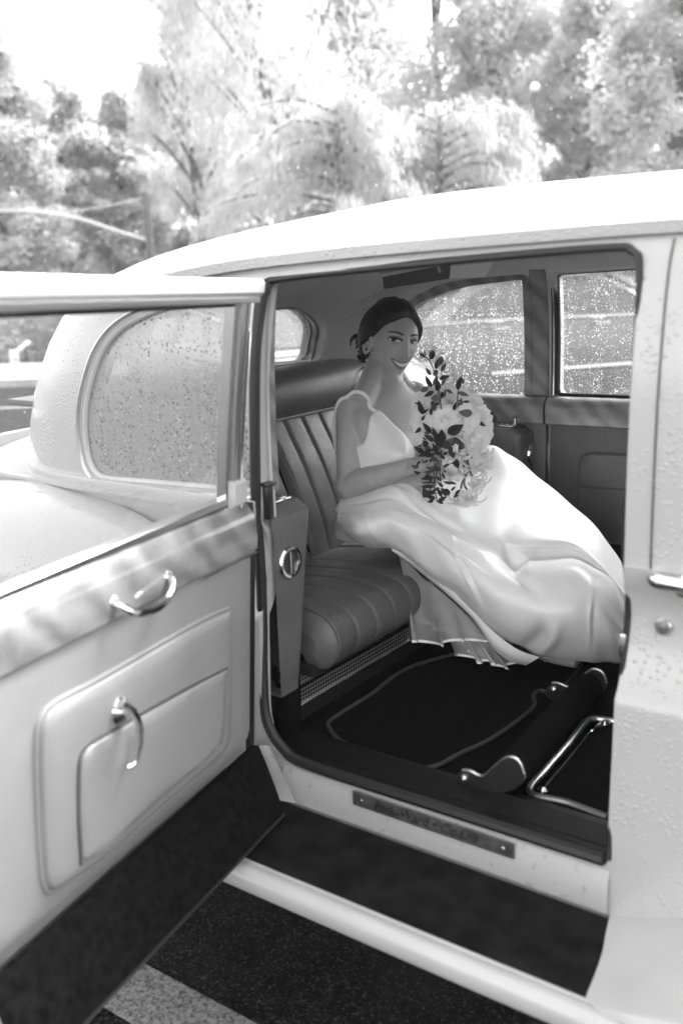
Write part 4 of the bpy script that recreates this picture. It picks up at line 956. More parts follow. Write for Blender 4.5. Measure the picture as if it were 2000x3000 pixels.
# ---- arms
def limb(pts, rad, n=18):
    c = cr(pts, 8); r = np.interp(np.linspace(0, len(pts)-1, len(c)), range(len(pts)), rad); body.add(*tubem(c, r, n))
SHN = onD(1032, 1215, 3.0); ELN = onD(1022, 1428, 2.94); WRN = onD(1205, 1366, 2.80)
SHF = SP(.325)+BL*.155; ELF = SHF+np.array((.06, .05, -.26)); WRF = onD(1262, 1345, 2.86)
limb([SP(.318)-BL*.06, SHN+np.array((0, .03, .012)), SHN, SHN+(ELN-SHN)*.35, SHN+(ELN-SHN)*.75, ELN], [.05, .054, .050, .046, .041, .038])
limb([ELN+(SHN-ELN)*.1, ELN, ELN+(WRN-ELN)*.25+np.array((0, 0, .004)), ELN+(WRN-ELN)*.6, WRN], [.038, .039, .040, .033, .0245])
limb([SP(.318)+BL*.06, SHF+np.array((0, -.03, .012)), SHF, SHF+(ELF-SHF)*.5, ELF], [.05, .054, .050, .042, .038])
limb([ELF+(SHF-ELF)*.1, ELF, ELF+(WRF-ELF)*.3, ELF+(WRF-ELF)*.65, WRF], [.038, .039, .038, .032, .0245])
# ---- hands closed round the bouquet handle
GRIP = onD(1290, 1352, 2.80); GAX = nrm(onD(1312, 1290, 2.76)-onD(1272, 1400, 2.83))    # handle axis, pointing up to the flowers
def hand(wr, axis, grip, flip, spread):
    """palm from the wrist to the handle, four fingers wrapping it, thumb over the top"""
    to = grip-wr; to = to-axis*np.dot(to, axis)*.3; pd = nrm(to); side = nrm(np.cross(axis, pd))*flip
    kn = wr+pd*.075
    limb([wr, wr+pd*.03, wr+pd*.055, kn], [.024, .030, .033, .028], 14)
    for i in range(4):
        o = axis*(spread*(1.5-i)); base = wr+pd*.068+o*.9+side*.006
        L = (.92, 1.0, .96, .78)[i]; p1 = base+pd*.034*L+side*.014; p2 = p1+side*.026*L+pd*.002; p3 = p2-pd*.024*L+side*.006
        c = cr([base-pd*.02, base, p1, p2, p3], 5); body.add(*tubem(c, np.interp(np.linspace(0, 1, len(c)), [0, .3, .7, 1], [.0105, .0098, .0088, .0070]), 10))
    b = wr+pd*.030+axis*.020; t1 = b+pd*.026+axis*.022+side*.006; t2 = t1+pd*.020+axis*.008+side*.018
    c = cr([wr+pd*.012, b, t1, t2], 5); body.add(*tubem(c, np.interp(np.linspace(0, 1, len(c)), [0, .4, 1], [.014, .0125, .008]), 10))
hand(WRN, GAX, GRIP, 1, .0175); hand(WRF, GAX, GRIP-GAX*.03, -1, .0175)
# ---- legs under the gown
for s in (-1, 1):
    hip = PEL+BL*(s*.075+.04)-BU*.0; kn = PEL+BF*.38+BL*(s*.08+.13)-BU*.035; an = kn+BF*.08+BL*.05-BU*.30; toe = an+BF*.15-BU*.035
    limb([hip, hip+(kn-hip)*.5, kn], [.065, .055, .042]); limb([kn, kn+(an-kn)*.35, an], [.045, .042, .028]); limb([an, an+(toe-an)*.5-BU*.006, toe], [.033, .032, .018])
bo = body.build('body', 'skin', None, auto=None, norm=False)
rm = bo.modifiers.new('r', 'REMESH'); rm.mode = 'VOXEL'; rm.voxel_size = .0036; rm.use_smooth_shade = True
sm = bo.modifiers.new('s', 'SMOOTH'); sm.factor = .5; sm.iterations = 4
dg = bpy.context.evaluated_depsgraph_get(); me = bpy.data.meshes.new_from_object(bo.evaluated_get(dg)); bpy.data.objects.remove(bo)
me.polygons.foreach_set('use_smooth', [True]*len(me.polygons)); me.materials.clear(); me.materials.append(MATS['skin'])
bo = bpy.data.objects.new('body', me); link(bo, bride)

# ---- face details on the head surface
def patch(outline, off, mat, name, parent=bo, dome=0.0):
    P = resample(outline, 48, True); c = P.mean(0); rows = []
    for k in range(5):
        t = k/4; rows.append([face(*(c+(p-c)*(1-.98*t)), off+dome*t) for p in P])
    rows.insert(0, [face(*p, off-.004) for p in P])
    v, f = gridmesh(rows, False, True); b = 5*48; f += [tuple(b+i for i in range(48))]
    return MB().add(v, f).build(name, mat, parent, auto=None)
for s in (-1, 1):
    ex, ey = s*.0315, .0015
    sh_ = [(ex+.020*math.cos(a), ey+.0040+.0100*math.sin(a)) for a in np.linspace(0, 2*math.pi, 40)[:-1]]
    patch(sh_, .0004, 'eye_shade', 'eye_shadow')
    al = [(ex+.0160*math.cos(a), ey+(.0062 if math.sin(a) > 0 else .0044)*math.sin(a)+.0012*s*math.cos(a)) for a in np.linspace(0, 2*math.pi, 40)[:-1]]
    e = patch(al, .0016, 'eye_white', 'eye', bo, .0016)
    patch([(ex-.0028+.0064*math.cos(a), ey+.0014+.0060*math.sin(a)) for a in np.linspace(0, 2*math.pi, 30)[:-1]], .0034, 'iris', 'iris', e, .0006)
    lash = [face(ex+.0178*t, ey+.0060*math.sqrt(max(0, 1-(t*.95)**2))+.0012*s*t+.0006, .0044) for t in np.linspace(-1, 1, 13)]
    MB().add(*tubem(lash, [.0008+.0018*math.sin(math.pi*i/12)**.6 for i in range(13)], 6)).build('eyelashes', 'lash', e)
    lo_ = [face(ex+.0158*t, ey-.0046*math.sqrt(max(0, 1-(t*.95)**2))+.0012*s*t, .003) for t in np.linspace(-1, 1, 11)]
    MB().add(*tubem(lo_, .0006, 5)).build('eyelashes', 'eye_shade', e)
    br = [(s*(.012+.040*t), .0175+.0085*math.sin(math.pi*(t*.62+.12))) for t in np.linspace(0, 1, 12)]
    th = [.0029*min(1, .45+4*t)*(1-.75*t)+.0007 for t in np.linspace(0, 1, 12)]
    patch([(a, b+h) for (a, b), h in zip(br, th)]+[(a, b-h) for (a, b), h in zip(br, th)][::-1], .0010, 'brow', 'eyebrow')
def arcp(c, w, rise, n=20): return [(w*t, c+rise*t*t) for t in np.linspace(-1, 1, n)]
up_o = [(x, y+.0050*(1-abs(t)**1.5)-.0012*gs(x, .004)) for (x, y), t in zip(arcp(-.0635, .0335, .0115), np.linspace(-1, 1, 20))]
lo_o = [(x, y) for x, y in arcp(-.0850, .0330, .0312)]
patch(up_o+lo_o[::-1], .0010, 'lips', 'lips', bo, .0008)
tt = arcp(-.0640, .0300, .0105); tl_ = arcp(-.0775, .0300, .0235)
th_ = patch(tt+tl_[::-1], .0028, 'mouth_dark', 'mouth', bo)
for k in range(10):
    a0, a1 = -.0260+.0052*k, -.0260+.0052*(k+1)-.0005; mid = (a0+a1)/2/.030
    fu = lambda x: -.0648+.0105*(x/.03)**2; fl_ = lambda x: -.0755+.0212*(x/.03)**2; xm = (a0+a1)/2
    patch([(a0, fu(a0)), (xm, fu(xm)), (a1, fu(a1)), (a1, fl_(a1)+.0008), (xm, fl_(xm)), (a0, fl_(a0)+.0008)], .0040, 'teeth', 'tooth', th_, .0006)
for s in (-1, 1): patch([(s*.0085+.0032*math.cos(a), -.0505+.0016*math.sin(a)) for a in np.linspace(0, 2*math.pi, 16)[:-1]], .0006, 'mouth_dark', 'nostril')
# ---- hair: swept back from a side part into a low bun
def hb(f, l):
    x = f; return (.017*gs(l-.012, .030)*min(1, max(0, (f-.03)/.03)))+float(np.interp(x, [-.11, -.06, -.022, -.010, .012, .030, .052, .070, .084], [-.066, -.070, -.052, -.022, -.006, .012, .042, .062, .079]))
rows = []; keep = []
for i in range(70):
    r = []; kr = []
    for j in range(160):
        th = .015+2.35*i/69; ph = 2*math.pi*j/160; p = head_pt(th, ph)
        mk = p[2]-hb(p[0], p[1]); tk = min(1, max(0, mk/.02))**.6
        part = .0045*gs(p[1]-.012, .004)*(1 if p[0] > -.02 else 0)
        wave = .0012*math.sin(38*p[2]+26*p[0]+9*math.sin(12*p[1]))
        q = head_pt(th, ph, (-.0015 if mk > 0 else -.0015+.35*max(mk, -.02))+(.0175+wave)*tk-part*tk+.010*gs(p[0]+.07, .06)*tk); r.append(HW(*q)); kr.append(mk > -.018)
    rows.append(r); keep.append(kr)
v = [p for r in rows for p in r]; f = []
for i in range(69):
    for j in range(160):
        j2 = (j+1) % 160
        if keep[i][j] and keep[i+1][j] and keep[i][j2] and keep[i+1][j2]: f.append((i*160+j, (i+1)*160+j, (i+1)*160+j2, i*160+j2))
f.append(tuple(range(160))[::-1])
hair = MB().add(v, f).build('hair', 'dark_hair', bride, auto=None)
# single locks following the comb lines from the parting back to the bun
def hs(th, ph, g): return HW(*head_pt(th, ph, g))
rl_ = random.Random(2); locks = MB()
sph = lambda th, ph: np.array((math.sin(th)*math.cos(ph), math.sin(th)*math.sin(ph), math.cos(th)))
for k in range(190):
    ph0 = -2.0+4.0*k/189+rl_.uniform(-.02, .02); th0 = .75+.75*abs(math.sin(ph0*.62))+rl_.uniform(0, .25)
    a, b = sph(th0, ph0), sph(1.95+rl_.uniform(-.15, .25), math.pi+rl_.uniform(-.5, .5)); path = []
    om = math.acos(max(-1, min(1, float(a@b))))
    if om > 2.9: continue
    side = -1 if ph0 < 0.12 else 1
    for i_ in range(15):
        t = i_/14; q = (math.sin((1-t)*om)*a+math.sin(t*om)*b)/math.sin(om); q = q+np.array((0, side*.55*math.sin(math.pi*t), 0)); q /= np.linalg.norm(q)
        th, ph = math.acos(max(-1, min(1, q[2]))), math.atan2(q[1], q[0]); p = head_pt(th, ph); mk = p[2]-hb(p[0], p[1])
        if mk < .0008: continue
        path.append(hs(th, ph, .0165*min(1, mk/.02)**.6+.010*gs(p[0]+.07, .06)+rl_.uniform(-.0006, .0010)))
    if len(path) > 5: locks.add(*tubem(path, [.0022*math.sin(math.pi*(i_+.6)/(len(path)+.2))**.5 for i_ in range(len(path))], 5))
locks.build('hair_locks', 'dark_hair', hair, auto=None)
bun = MB(); bc = (-.084, -.030, -.036)
for k in range(16):
    a0 = k*2.4; rr = .014+.007*(k % 3); e_ = .55+.45*((k*7) % 5)/4; cx = bc[0]-.012*math.cos(a0*1.3); cl = bc[1]+.030*e_*math.sin(a0); cz = bc[2]+.032*e_*math.cos(a0)
    path = [HW(cx-.010-.008*math.sin(t*.6), cl+rr*math.cos(t+a0), cz+rr*math.sin(t+a0)*.9) for t in np.linspace(0, 5.0, 18)]
    bun.add(*tubem(path, [.003+.0065*math.sin(math.pi*min(1, (i+1)/17)) for i in range(18)], 8))
bun.add(*lathem([(0.001, -.030), (.018, -.026), (.032, -.014), (.036, 0), (.032, .014), (.018, .026), (.001, .030)], HW(*bc), HL, 20))
bun.add(*tubem(cr([HW(-.045, -.072, .012), HW(-.070, -.066, -.018), HW(-.086, -.048, -.048), HW(-.082, -.030, -.078)], 6), [.006+.006*math.sin(math.pi*i/18) for i in range(19)], 9))
bun.add(*tubem(cr([HW(-.030, -.078, .0), HW(-.050, -.074, -.030), HW(-.072, -.056, -.062), HW(-.078, -.036, -.086)], 6), [.005+.005*math.sin(math.pi*i/18) for i in range(19)], 9))
bun.build('hair_bun', 'dark_hair', hair, auto=None)
for dx in (0, .004):
    st = cr([onD(1092, 1050, 3.12), onD(1068+dx*900, 1072, 3.10), onD(1046+dx*1400, 1090, 3.08), onD(1038+dx*1800, 1112, 3.06), onD(1028+dx*900, 1138, 3.05)], 6)
    MB().add(*tubem(st, [.0018-.0012*i/24 for i in range(25)], 6)).build('loose_strand', 'dark_hair', hair)
MB().add(*tubem(cr([HW(.020, -.070, .020), HW(.010, -.0785, -.010), HW(.006, -.079, -.040), HW(.004, -.076, -.052)], 6), [.0028-.0018*i/18 for i in range(19)], 6)).build('loose_strand', 'dark_hair', hair)
# earring: three pearls on fine chain
e0 = HW(.000, -.0815, -.052); er = None
ps = [e0, e0-BU*.022+HF*.001, e0-BU*.050+HF*.002]
er = MB().add(*tubem([ps[0], ps[1], ps[2]], .0007, 5)).build('earring', 'fine_metal', bo)
for p, r in zip(ps, (.0032, .0040, .0044)): MB().add(*lathem([(.0002, -r), (r*.7, -r*.7), (r, 0), (r*.7, r*.7), (.0002, r)], p, (0, 0, 1), 12)).build('pearl', 'pearl', er)

# ---- gown: bodice with deep V, spaghetti straps
def ztop(phi):
    a = abs(phi); return float(np.interp(a, [0, .12, .35, .62, .80, 1.0, 1.35, 1.8, 3.15], [.165, .205, .270, .332, .350, .332, .250, .215, .17]))
rows = []
for j in range(97):
    phi = -math.pi+2*math.pi*j/96; zt_ = ztop(phi); rows.append([torso(phi, .02+(zt_-.02)*i/30, .0065 if i < 30 else .004) for i in range(31)])
bod = MB().add(*gridmesh(rows, False, False)).build('bodice', 'satin', bride)
sd_ = bod.modifiers.new('s', 'SOLIDIFY'); sd_.thickness = .003; sd_.offset = 1
for s in (-1, 1):
    seam = [torso(s*(.62+.0*i), .03+.24*i/20, .0105) for i in range(21)]
    MB().add(*tubem(seam, .0009, 5)).build('bodice_seam', 'satin', bod)
from mathutils.bvhtree import BVHTree
BVH = BVHTree.FromPolygons([v_.co.copy() for v_ in me.vertices], [tuple(p.vertices) for p in me.polygons])
def strap(s):
    a = torso(s*.80, .352, .006)+BL*s*.012; b = a-BF*.135+BL*s*.022; pts = [torso(s*.79, .318, .009), torso(s*.80, .338, .009)]
    for t in np.linspace(.0, 1, 16):
        q = a+(b-a)*t; hit = BVH.ray_cast(Vector((q[0], q[1], 1.30 if s < 0 else 1.26)), Vector((0, 0, -1)))
        if hit[0] is None or hit[0].z < 1.10 or hit[0].z > a[2]+(.075 if s < 0 else .045): continue
        pts.append(np.array(hit[0])+np.array(hit[1])*.0035)
    pts += [pts[-1]-BF*.012-BU*.05, pts[-1]-BF*.004-BU*.12]
    return MB().add(*tubem(cr(resample(pts, 14), 4), .0062, 8, sy=.5, up=(0, 1, 0))).build('strap', 'satin', bod)
strap(-1); strap(1)
# ---- skirt: control net in photo directions with real depth, smoothed
SK = [
 [(1020, 1500, 3.22), (1090, 1470, 3.24), (1190, 1440, 3.24), (1310, 1420, 3.22), (1440, 1390, 3.20), (1510, 1420, 3.16), (1585, 1470, 3.12), (1670, 1540, 3.06), (1750, 1610, 3.0), (1820, 1700, 2.96), (1850, 1760, 2.92)],
 [(1010, 1440, 3.10), (1080, 1400, 3.12), (1180, 1372, 3.12), (1300, 1335, 3.10), (1425, 1303, 3.07), (1495, 1334, 3.04), (1570, 1392, 3.0), (1660, 1464, 2.95), (1745, 1545, 2.90), (1813, 1638, 2.86), (1850, 1700, 2.82)],
 [(1000, 1462, 3.0), (1075, 1432, 2.97), (1180, 1405, 2.94), (1300, 1400, 2.93), (1410, 1392, 2.93), (1500, 1430, 2.89), (1580, 1490, 2.85), (1660, 1545, 2.81), (1740, 1600, 2.78), (1810, 1685, 2.76), (1850, 1740, 2.74)],
 [(993, 1480, 2.92), (1060, 1458, 2.86), (1160, 1430, 2.80), (1250, 1462, 2.77), (1340, 1505, 2.73), (1430, 1548, 2.715), (1505, 1580, 2.71), (1600, 1582, 2.72), (1690, 1596, 2.73), (1785, 1680, 2.69), (1845, 1750, 2.64)],
 [(988, 1505, 2.90), (1045, 1496, 2.82), (1140, 1475, 2.76), (1230, 1508, 2.735), (1320, 1550, 2.705), (1415, 1600, 2.67), (1512, 1652, 2.70), (1600, 1636, 2.73), (1690, 1634, 2.73), (1785, 1695, 2.67), (1840, 1790, 2.62)],
 [(989, 1515, 2.89), (1042, 1510, 2.79), (1140, 1500, 2.735), (1232, 1535, 2.71), (1325, 1588, 2.665), (1420, 1642, 2.63), (1500, 1680, 2.615), (1600, 1662, 2.585), (1690, 1660, 2.58), (1783, 1718, 2.575), (1838, 1805, 2.58)],
 [(990, 1530, 2.90), (1040, 1532, 2.76), (1140, 1530, 2.72), (1235, 1575, 2.70), (1330, 1635, 2.64), (1430, 1695, 2.585), (1530, 1725, 2.55), (1620, 1722, 2.525), (1710, 1722, 2.52), (1780, 1765, 2.525), (1835, 1830, 2.57)],
 [(998, 1550, 2.90), (1043, 1564, 2.76), (1145, 1572, 2.74), (1240, 1630, 2.71), (1345, 1692, 2.63), (1450, 1762, 2.57), (1550, 1795, 2.52), (1640, 1800, 2.495), (1720, 1800, 2.49), (1785, 1815, 2.505), (1830, 1870, 2.55)],
 [(1006, 1560, 2.92), (1060, 1594, 2.82), (1155, 1604, 2.78), (1245, 1670, 2.74), (1350, 1740, 2.67), (1460, 1835, 2.62), (1560, 1866, 2.58), (1650, 1880, 2.555), (1730, 1885, 2.545), (1785, 1885, 2.55), (1825, 1900, 2.57)],
 [(1015, 1562, 2.95), (1075, 1600, 2.90), (1165, 1613, 2.86), (1250, 1688, 2.82), (1350, 1765, 2.78), (1450, 1858, 2.74), (1550, 1908, 2.70), (1640, 1928, 2.68), (1720, 1940, 2.67), (1780, 1942, 2.67), (1820, 1942, 2.68)],
 [(1030, 1550, 3.02), (1085, 1585, 3.0), (1170, 1595, 2.98), (1255, 1670, 2.94), (1355, 1745, 2.90), (1450, 1835, 2.88), (1550, 1880, 2.86), (1640, 1900, 2.84), (1720, 1910, 2.83), (1780, 1912, 2.83), (1820, 1912, 2.83)]]
G = np.array([[onD(*p) for p in r] for r in SK])
def bicubic(G, nu, nv):
    A = np.array([cr(list(r), nv) for r in G]); B = np.array([cr(list(A[:, j]), nu) for j in range(A.shape[1])]); return np.transpose(B, (1, 0, 2))
S = bicubic(G, 26, 20); n0, n1, _ = S.shape
du = np.gradient(S, axis=0); dv = np.gradient(S, axis=1); nn_ = np.cross(dv, du); nn_ /= (np.linalg.norm(nn_, axis=2)[..., None]+1e-9)
if np.mean((nn_*(CAM-S)).sum(2)) < 0: nn_ = -nn_
for i in range(n0):
    for j in range(n1):
        a, b = i/26, j/20; w = 0; a = a if a < 4.5 else a-min(1., a-4.5)*.999 if a < 5.5 else a-1
        w += .007*math.exp(-((a-2.6-.18*b)/.22)**2)*math.exp(-((b-2.2)/1.4)**2)       # crease beside the hip
        w -= .006*math.exp(-((a-3.1-.25*b)/.18)**2)*math.exp(-((b-1.6)/1.0)**2)
        w += .008*math.exp(-((a-4.6-.3*(b-4))/.20)**2)*math.exp(-((b-3.9)/.8)**2)
        w -= .012*math.exp(-((b-5.95-.25*(a-4))/.20)**2)*math.exp(-((a-4.0)/.7)**2)
        w += .010*math.exp(-((b-6.4-.2*(a-4))/.25)**2)*math.exp(-((a-4.2)/.8)**2)
        w += .0012*math.sin(2.1*b+3.0*a)+.0010*math.sin(5.3*b-2.2*a)
        w += .010*math.exp(-((b-6.6+.35*(a-7))/.22)**2)*math.exp(-((a-7.2)/.8)**2)-.010*math.exp(-((b-6.15+.35*(a-7))/.25)**2)*math.exp(-((a-7.2)/.8)**2)
        crs = lambda x, s: math.exp(-(x/s)**2)-.6*math.exp(-((x-1.6*s)/(1.3*s))**2)
        w += .0055*crs(a-2.75-.35*(b-2.0), .10)*math.exp(-((b-2.2)/.7)**2)+.005*crs(a-3.5-.6*(b-2.6), .11)*math.exp(-((b-2.9)/.8)**2)
        w += .006*crs(a-3.25-.10*(b-6.4), .09)*math.exp(-((b-6.9)/.9)**2)+.0045*crs(b-4.1-.22*(a-5.0), .10)*math.exp(-((a-5.6)/1.1)**2)
        w += .004*crs(b-8.2+.18*(a-5.5), .10)*math.exp(-((a-6.0)/.9)**2)+.004*crs(b-1.3-.15*(a-4.5), .09)*math.exp(-((a-5.2)/1.0)**2)
        S[i, j] += nn_[i, j]*w*1.15
sk = MB().add(*gridmesh([list(r) for r in S])).build('skirt', 'satin', bride, auto=None)
# turned hem band of the skirt, seen between front and petticoat
A = cr([onD(*p) for p in [(1150, 1606, 2.80), (1225, 1640, 2.775), (1300, 1705, 2.735), (1385, 1790, 2.69), (1450, 1855, 2.665), (1520, 1905, 2.65), (1580, 1925, 2.65)]], 6)
B = cr([onD(*p) for p in [(1160, 1618, 2.83), (1225, 1672, 2.81), (1310, 1742, 2.77), (1395, 1822, 2.73), (1440, 1895, 2.71), (1490, 1935, 2.71), (1540, 1950, 2.71)]], 6)
MB().add(*gridmesh([[a+(b-a)*t+np.array((0, -.012*math.sin(math.pi*t), 0)) for t in np.linspace(0, 1, 6)] for a, b in zip(A, B)])).build('hem_band', 'satin', sk)
# ---- petticoat of tulle with ribbon edge, three layers
def tulle(top, bot, amp, waves, ph, name='petticoat'):
    T = resample(cr([onD(*p) for p in top], 8), 220); Bm = resample(cr([onD(*p) for p in bot], 8), 220); rows = []
    for i in range(220):
        t = i/219; r = []
        for k in range(14):
            s = k/13; p = T[i]+(Bm[i]-T[i])*s; ag = waves*2*math.pi*t+ph+.9*math.sin(9*t+ph); k_ = amp*s**1.1*(1+.35*math.sin(5*t+ph)); r.append(p-FW*k_*math.sin(ag)*1.1+RT*k_*math.cos(ag)*.85+BU*.25*k_*math.sin(ag*.5+1))
        rows.append(r)
    pc = MB().add(*gridmesh(rows)).build(name, 'tulle', bride, auto=None)
    e = [(r[-1], nrm(r[-2]-r[-1])) for r in rows]
    MB().add(*gridmesh([[p+np.array((.0, -.0015, 0)), p+u*.004+np.array((0, -.0015, 0)), p+u*.0075+np.array((0, -.0015, 0))] for p, u in e])).build('ribbon_edge', 'satin', pc)
tulle([(1165, 1612, 2.86), (1235, 1690, 2.83), (1310, 1750, 2.80), (1390, 1830, 2.76)], [(1208, 1885, 2.80), (1290, 1885, 2.76), (1370, 1880, 2.74), (1430, 1875, 2.74)], .020, 3.2, .3)
tulle([(1180, 1630, 2.92), (1260, 1700, 2.88), (1330, 1770, 2.84), (1410, 1850, 2.78)], [(1190, 1812, 2.92), (1300, 1850, 2.88), (1390, 1915, 2.80), (1470, 1955, 2.74)], .020, 4.4, 1.6)
tulle([(1250, 1700, 2.84), (1330, 1765, 2.80), (1420, 1850, 2.75), (1470, 1890, 2.73)], [(1360, 1925, 2.78), (1420, 1940, 2.75), (1480, 1955, 2.73), (1590, 1925, 2.72)], .024, 5.0, 2.4)
# ================================================================= BOUQUET (held in her hands: a thing of its own)
bq = empty('bouquet', tuple(GRIP), 'cascading bridal bouquet of white blooms and dark leaves in the woman\'s hands', 'bouquet')
def petal_mat():
    m, t, out = new_mat('petal'); b = principled(t, out, .85, .6, spec=.25); tl = t.nodes.new('ShaderNodeBsdfTranslucent'); tl.inputs['Color'].default_value = g3(.75)
    tc = t.nodes.new('ShaderNodeTexCoord'); noise_colour(t, b, .84, .92, 40, 3, tc.outputs['Object'])
    mx = t.nodes.new('ShaderNodeMixShader'); mx.inputs[0].default_value = .08; t.links.new(b.outputs[0], mx.inputs[1]); t.links.new(tl.outputs[0], mx.inputs[2]); t.links.new(mx.outputs[0], out.inputs['Surface'])
petal_mat()
def bleaf_mat(name, lo, hi):
    m, t, out = new_mat(name); b = principled(t, out, lo, .42, spec=.4); tl = t.nodes.new('ShaderNodeBsdfTranslucent'); tl.inputs['Color'].default_value = g3(hi)
    tc = t.nodes.new('ShaderNodeTexCoord'); noise_colour(t, b, lo, hi, 30, 3, tc.outputs['Object'])
    mx = t.nodes.new('ShaderNodeMixShader'); mx.inputs[0].default_value = .2; t.links.new(b.outputs[0], mx.inputs[1]); t.links.new(tl.outputs[0], mx.inputs[2]); t.links.new(mx.outputs[0], out.inputs['Surface'])
bleaf_mat('leaf_dark', .020, .06); bleaf_mat('leaf_mid', .09, .18); simple('stem_green', .13, .5)
def ortho(ax):
    ax = nrm(ax); s = np.cross(ax, (0, 0, 1.)) if abs(ax[2]) < .9 else np.cross(ax, (1., 0, 0)); s = nrm(s); return ax, s, np.cross(ax, s)
def petal(c, ax, ang, L, Wd, open_, curl, ruf, r0, seed):
    """cupped petal: base at centre, opening angle from the axis, edge curl and ruffle"""
    ax, s, u = ortho(ax); rad = s*math.cos(ang)+u*math.sin(ang); tan = np.cross(ax, rad); rows = []
    for i in range(7):
        t = i/6; a = open_*t**.8+curl*t**3; p = c+rad*(r0+L*t*math.sin(a))+ax*(L*t*math.cos(a)); w = Wd*math.sin(math.pi*min(.97, .12+.72*t))**.8
        row = []
        for j in range(6):
            q = j/5*2-1; cup = -.35*w*q*q*(1-.5*t); rf = ruf*t*t*math.sin(5*q+seed)+ruf*.5*t*t*math.sin(9*q+2*seed)
            row.append(p+tan*(w*q)+rad*(cup*math.cos(a))*-1*-1+ax*(-cup*math.sin(a)*.6+rf)+rad*rf*.5)
        rows.append(row)
    return gridmesh(rows)
def rosette(c, ax, R, n, seed, ruf=.003, name='peony'):
    m = MB(); r_ = random.Random(seed); c = np.array(c); ax = nrm(ax)
    for k in range(n):
        t = (k+.5)/n; ang = k*2.39996+seed; L = R*(.6+.55*t); m.add(*petal(c-ax*R*.45, ax, ang, L*1.15, R*(.36+.40*t), .25+1.15*t**1.2, .35*t, ruf*(.5+t), R*.03, r_.random()*6))
    return m.build(name, 'petal', bq, auto=None)
def trumpet(c, ax, L, seed, name='lily'):
    m = MB(); c = np.array(c); ax, s, u = ortho(ax)
    rows = []
    for i in range(6):
        t = i/5; r = .004+.010*t; rows.append([c+ax*L*.42*t+r*(math.cos(2*math.pi*k/10)*s+math.sin(2*math.pi*k/10)*u) for k in range(10)])
    m.add(*gridmesh(rows, False, True))
    for k in range(6): m.add(*petal(c+ax*L*.22, ax, k*math.pi/3+seed, L*.86, L*(.20 if k % 2 else .16), .42, .75, .0015, .006, k+seed))
    return m.build(name, 'petal', bq, auto=None)
tocam = lambda p: nrm(CAM-p)
def fpos(zx, zy, d): return onD(1150+zx/4.48, 1000+zy/4.48, d)
FL = [(1060, 1060, 2.80, .050, 26), (930, 1010, 2.735, .040, 24), (1000, 860, 2.83, .044, 22), (1000, 1250, 2.765, .036, 22), (1080, 1320, 2.785, .042, 24), (760, 760, 2.80, .046, 24), (560, 830, 2.79, .030, 14), (430, 800, 2.81, .040, 20), (420, 1050, 2.79, .040, 22), (430, 1200, 2.79, .034, 18), (690, 1030, 2.735, .036, 30), (560, 1060, 2.75, .034, 20), (840, 930, 2.765, .028, 16), (520, 700, 2.82, .030, 16), (1130, 1180, 2.83, .042, 22), (590, 1380, 2.79, .030, 16), (760, 1440, 2.78, .026, 14), (880, 1400, 2.765, .026, 12), (640, 1230, 2.80, .034, 18), (980, 1560, 2.80, .028, 14)]
for i, (x, y, d, R, n) in enumerate(FL):
    p = fpos(x, y, d); out_ = nrm(tocam(p)+RT*(.0011*(x-760))+UP*(.0009*(1080-y)))
    rosette(p, out_, R*1.0, max(9, int(n*.6)), i*1.7, .0014 if i % 3 else .0028, 'ranunculus' if R < .036 else 'peony')
LI = [(960, 1340, 1080, 1520, 2.735), (1020, 1530, 1120, 1760, 2.73), (830, 1640, 850, 1840, 2.725), (1040, 1760, 1150, 1980, 2.735), (890, 1940, 900, 2190, 2.72), (990, 1950, 1030, 2210, 2.715), (960, 1400, 790, 1600, 2.73), (1130, 1600, 1260, 1720, 2.76), (1160, 1480, 1290, 1560, 2.77), (1080, 1840, 1220, 1900, 2.75), (760, 1700, 720, 1800, 2.75)]
for i, (x0, y0, x1, y1, d) in enumerate(LI):
    a, b = fpos(x0, y0, d), fpos(x1, y1, d-.02); trumpet(a, nrm(b-a), np.linalg.norm(b-a)*.92, i*.9)
# stems of the hanging blooms, woody stems of the sprigs, wrapped handle
def stem(pts, r, mat='stem_green'): return MB().add(*tubem(cr(pts, 6), r, 6)).build('stem', mat, bq)
HB = GRIP
for pts in ([(900, 1500), (930, 1620), (950, 1760), (910, 1860), (890, 1950)], [(930, 1480), (1000, 1640), (950, 1780), (940, 1880), (985, 1960)], [(880, 1480), (960, 1480), (1040, 1530)], [(900, 1540), (980, 1640), (1040, 1770)], [(870, 1520), (820, 1580), (820, 1640)]):
    stem([fpos(x, y, 2.725+.02*(i == 0)) for i, (x, y) in enumerate(pts)], .0032)
for pts in ([(640, 1080), (620, 700), (560, 430), (480, 250), (440, 200)], [(620, 800), (600, 560), (560, 400), (590, 330), (640, 250)], [(640, 1450), (575, 1290), (500, 1190), (440, 1100)], [(600, 1500), (560, 1320), (480, 1280)], [(620, 1560), (570, 1750), (550, 1900), (580, 2080)], [(640, 1560), (620, 1700), (640, 1900), (700, 2000)], [(600, 1560), (540, 1700), (540, 1850), (450, 2000)], [(860, 900), (850, 760), (860, 620)]):
    stem([fpos(x, y, 2.735) for x, y in pts], .0016, 'leaf_dark')
hd0 = GRIP+GAX*.10; hd1 = GRIP-GAX*.085
MB().add(*tubem([hd0, GRIP+GAX*.04, GRIP, hd1], [.03, .019, .017, .018], 16)).build('wrapped_handle', 'satin', bq)
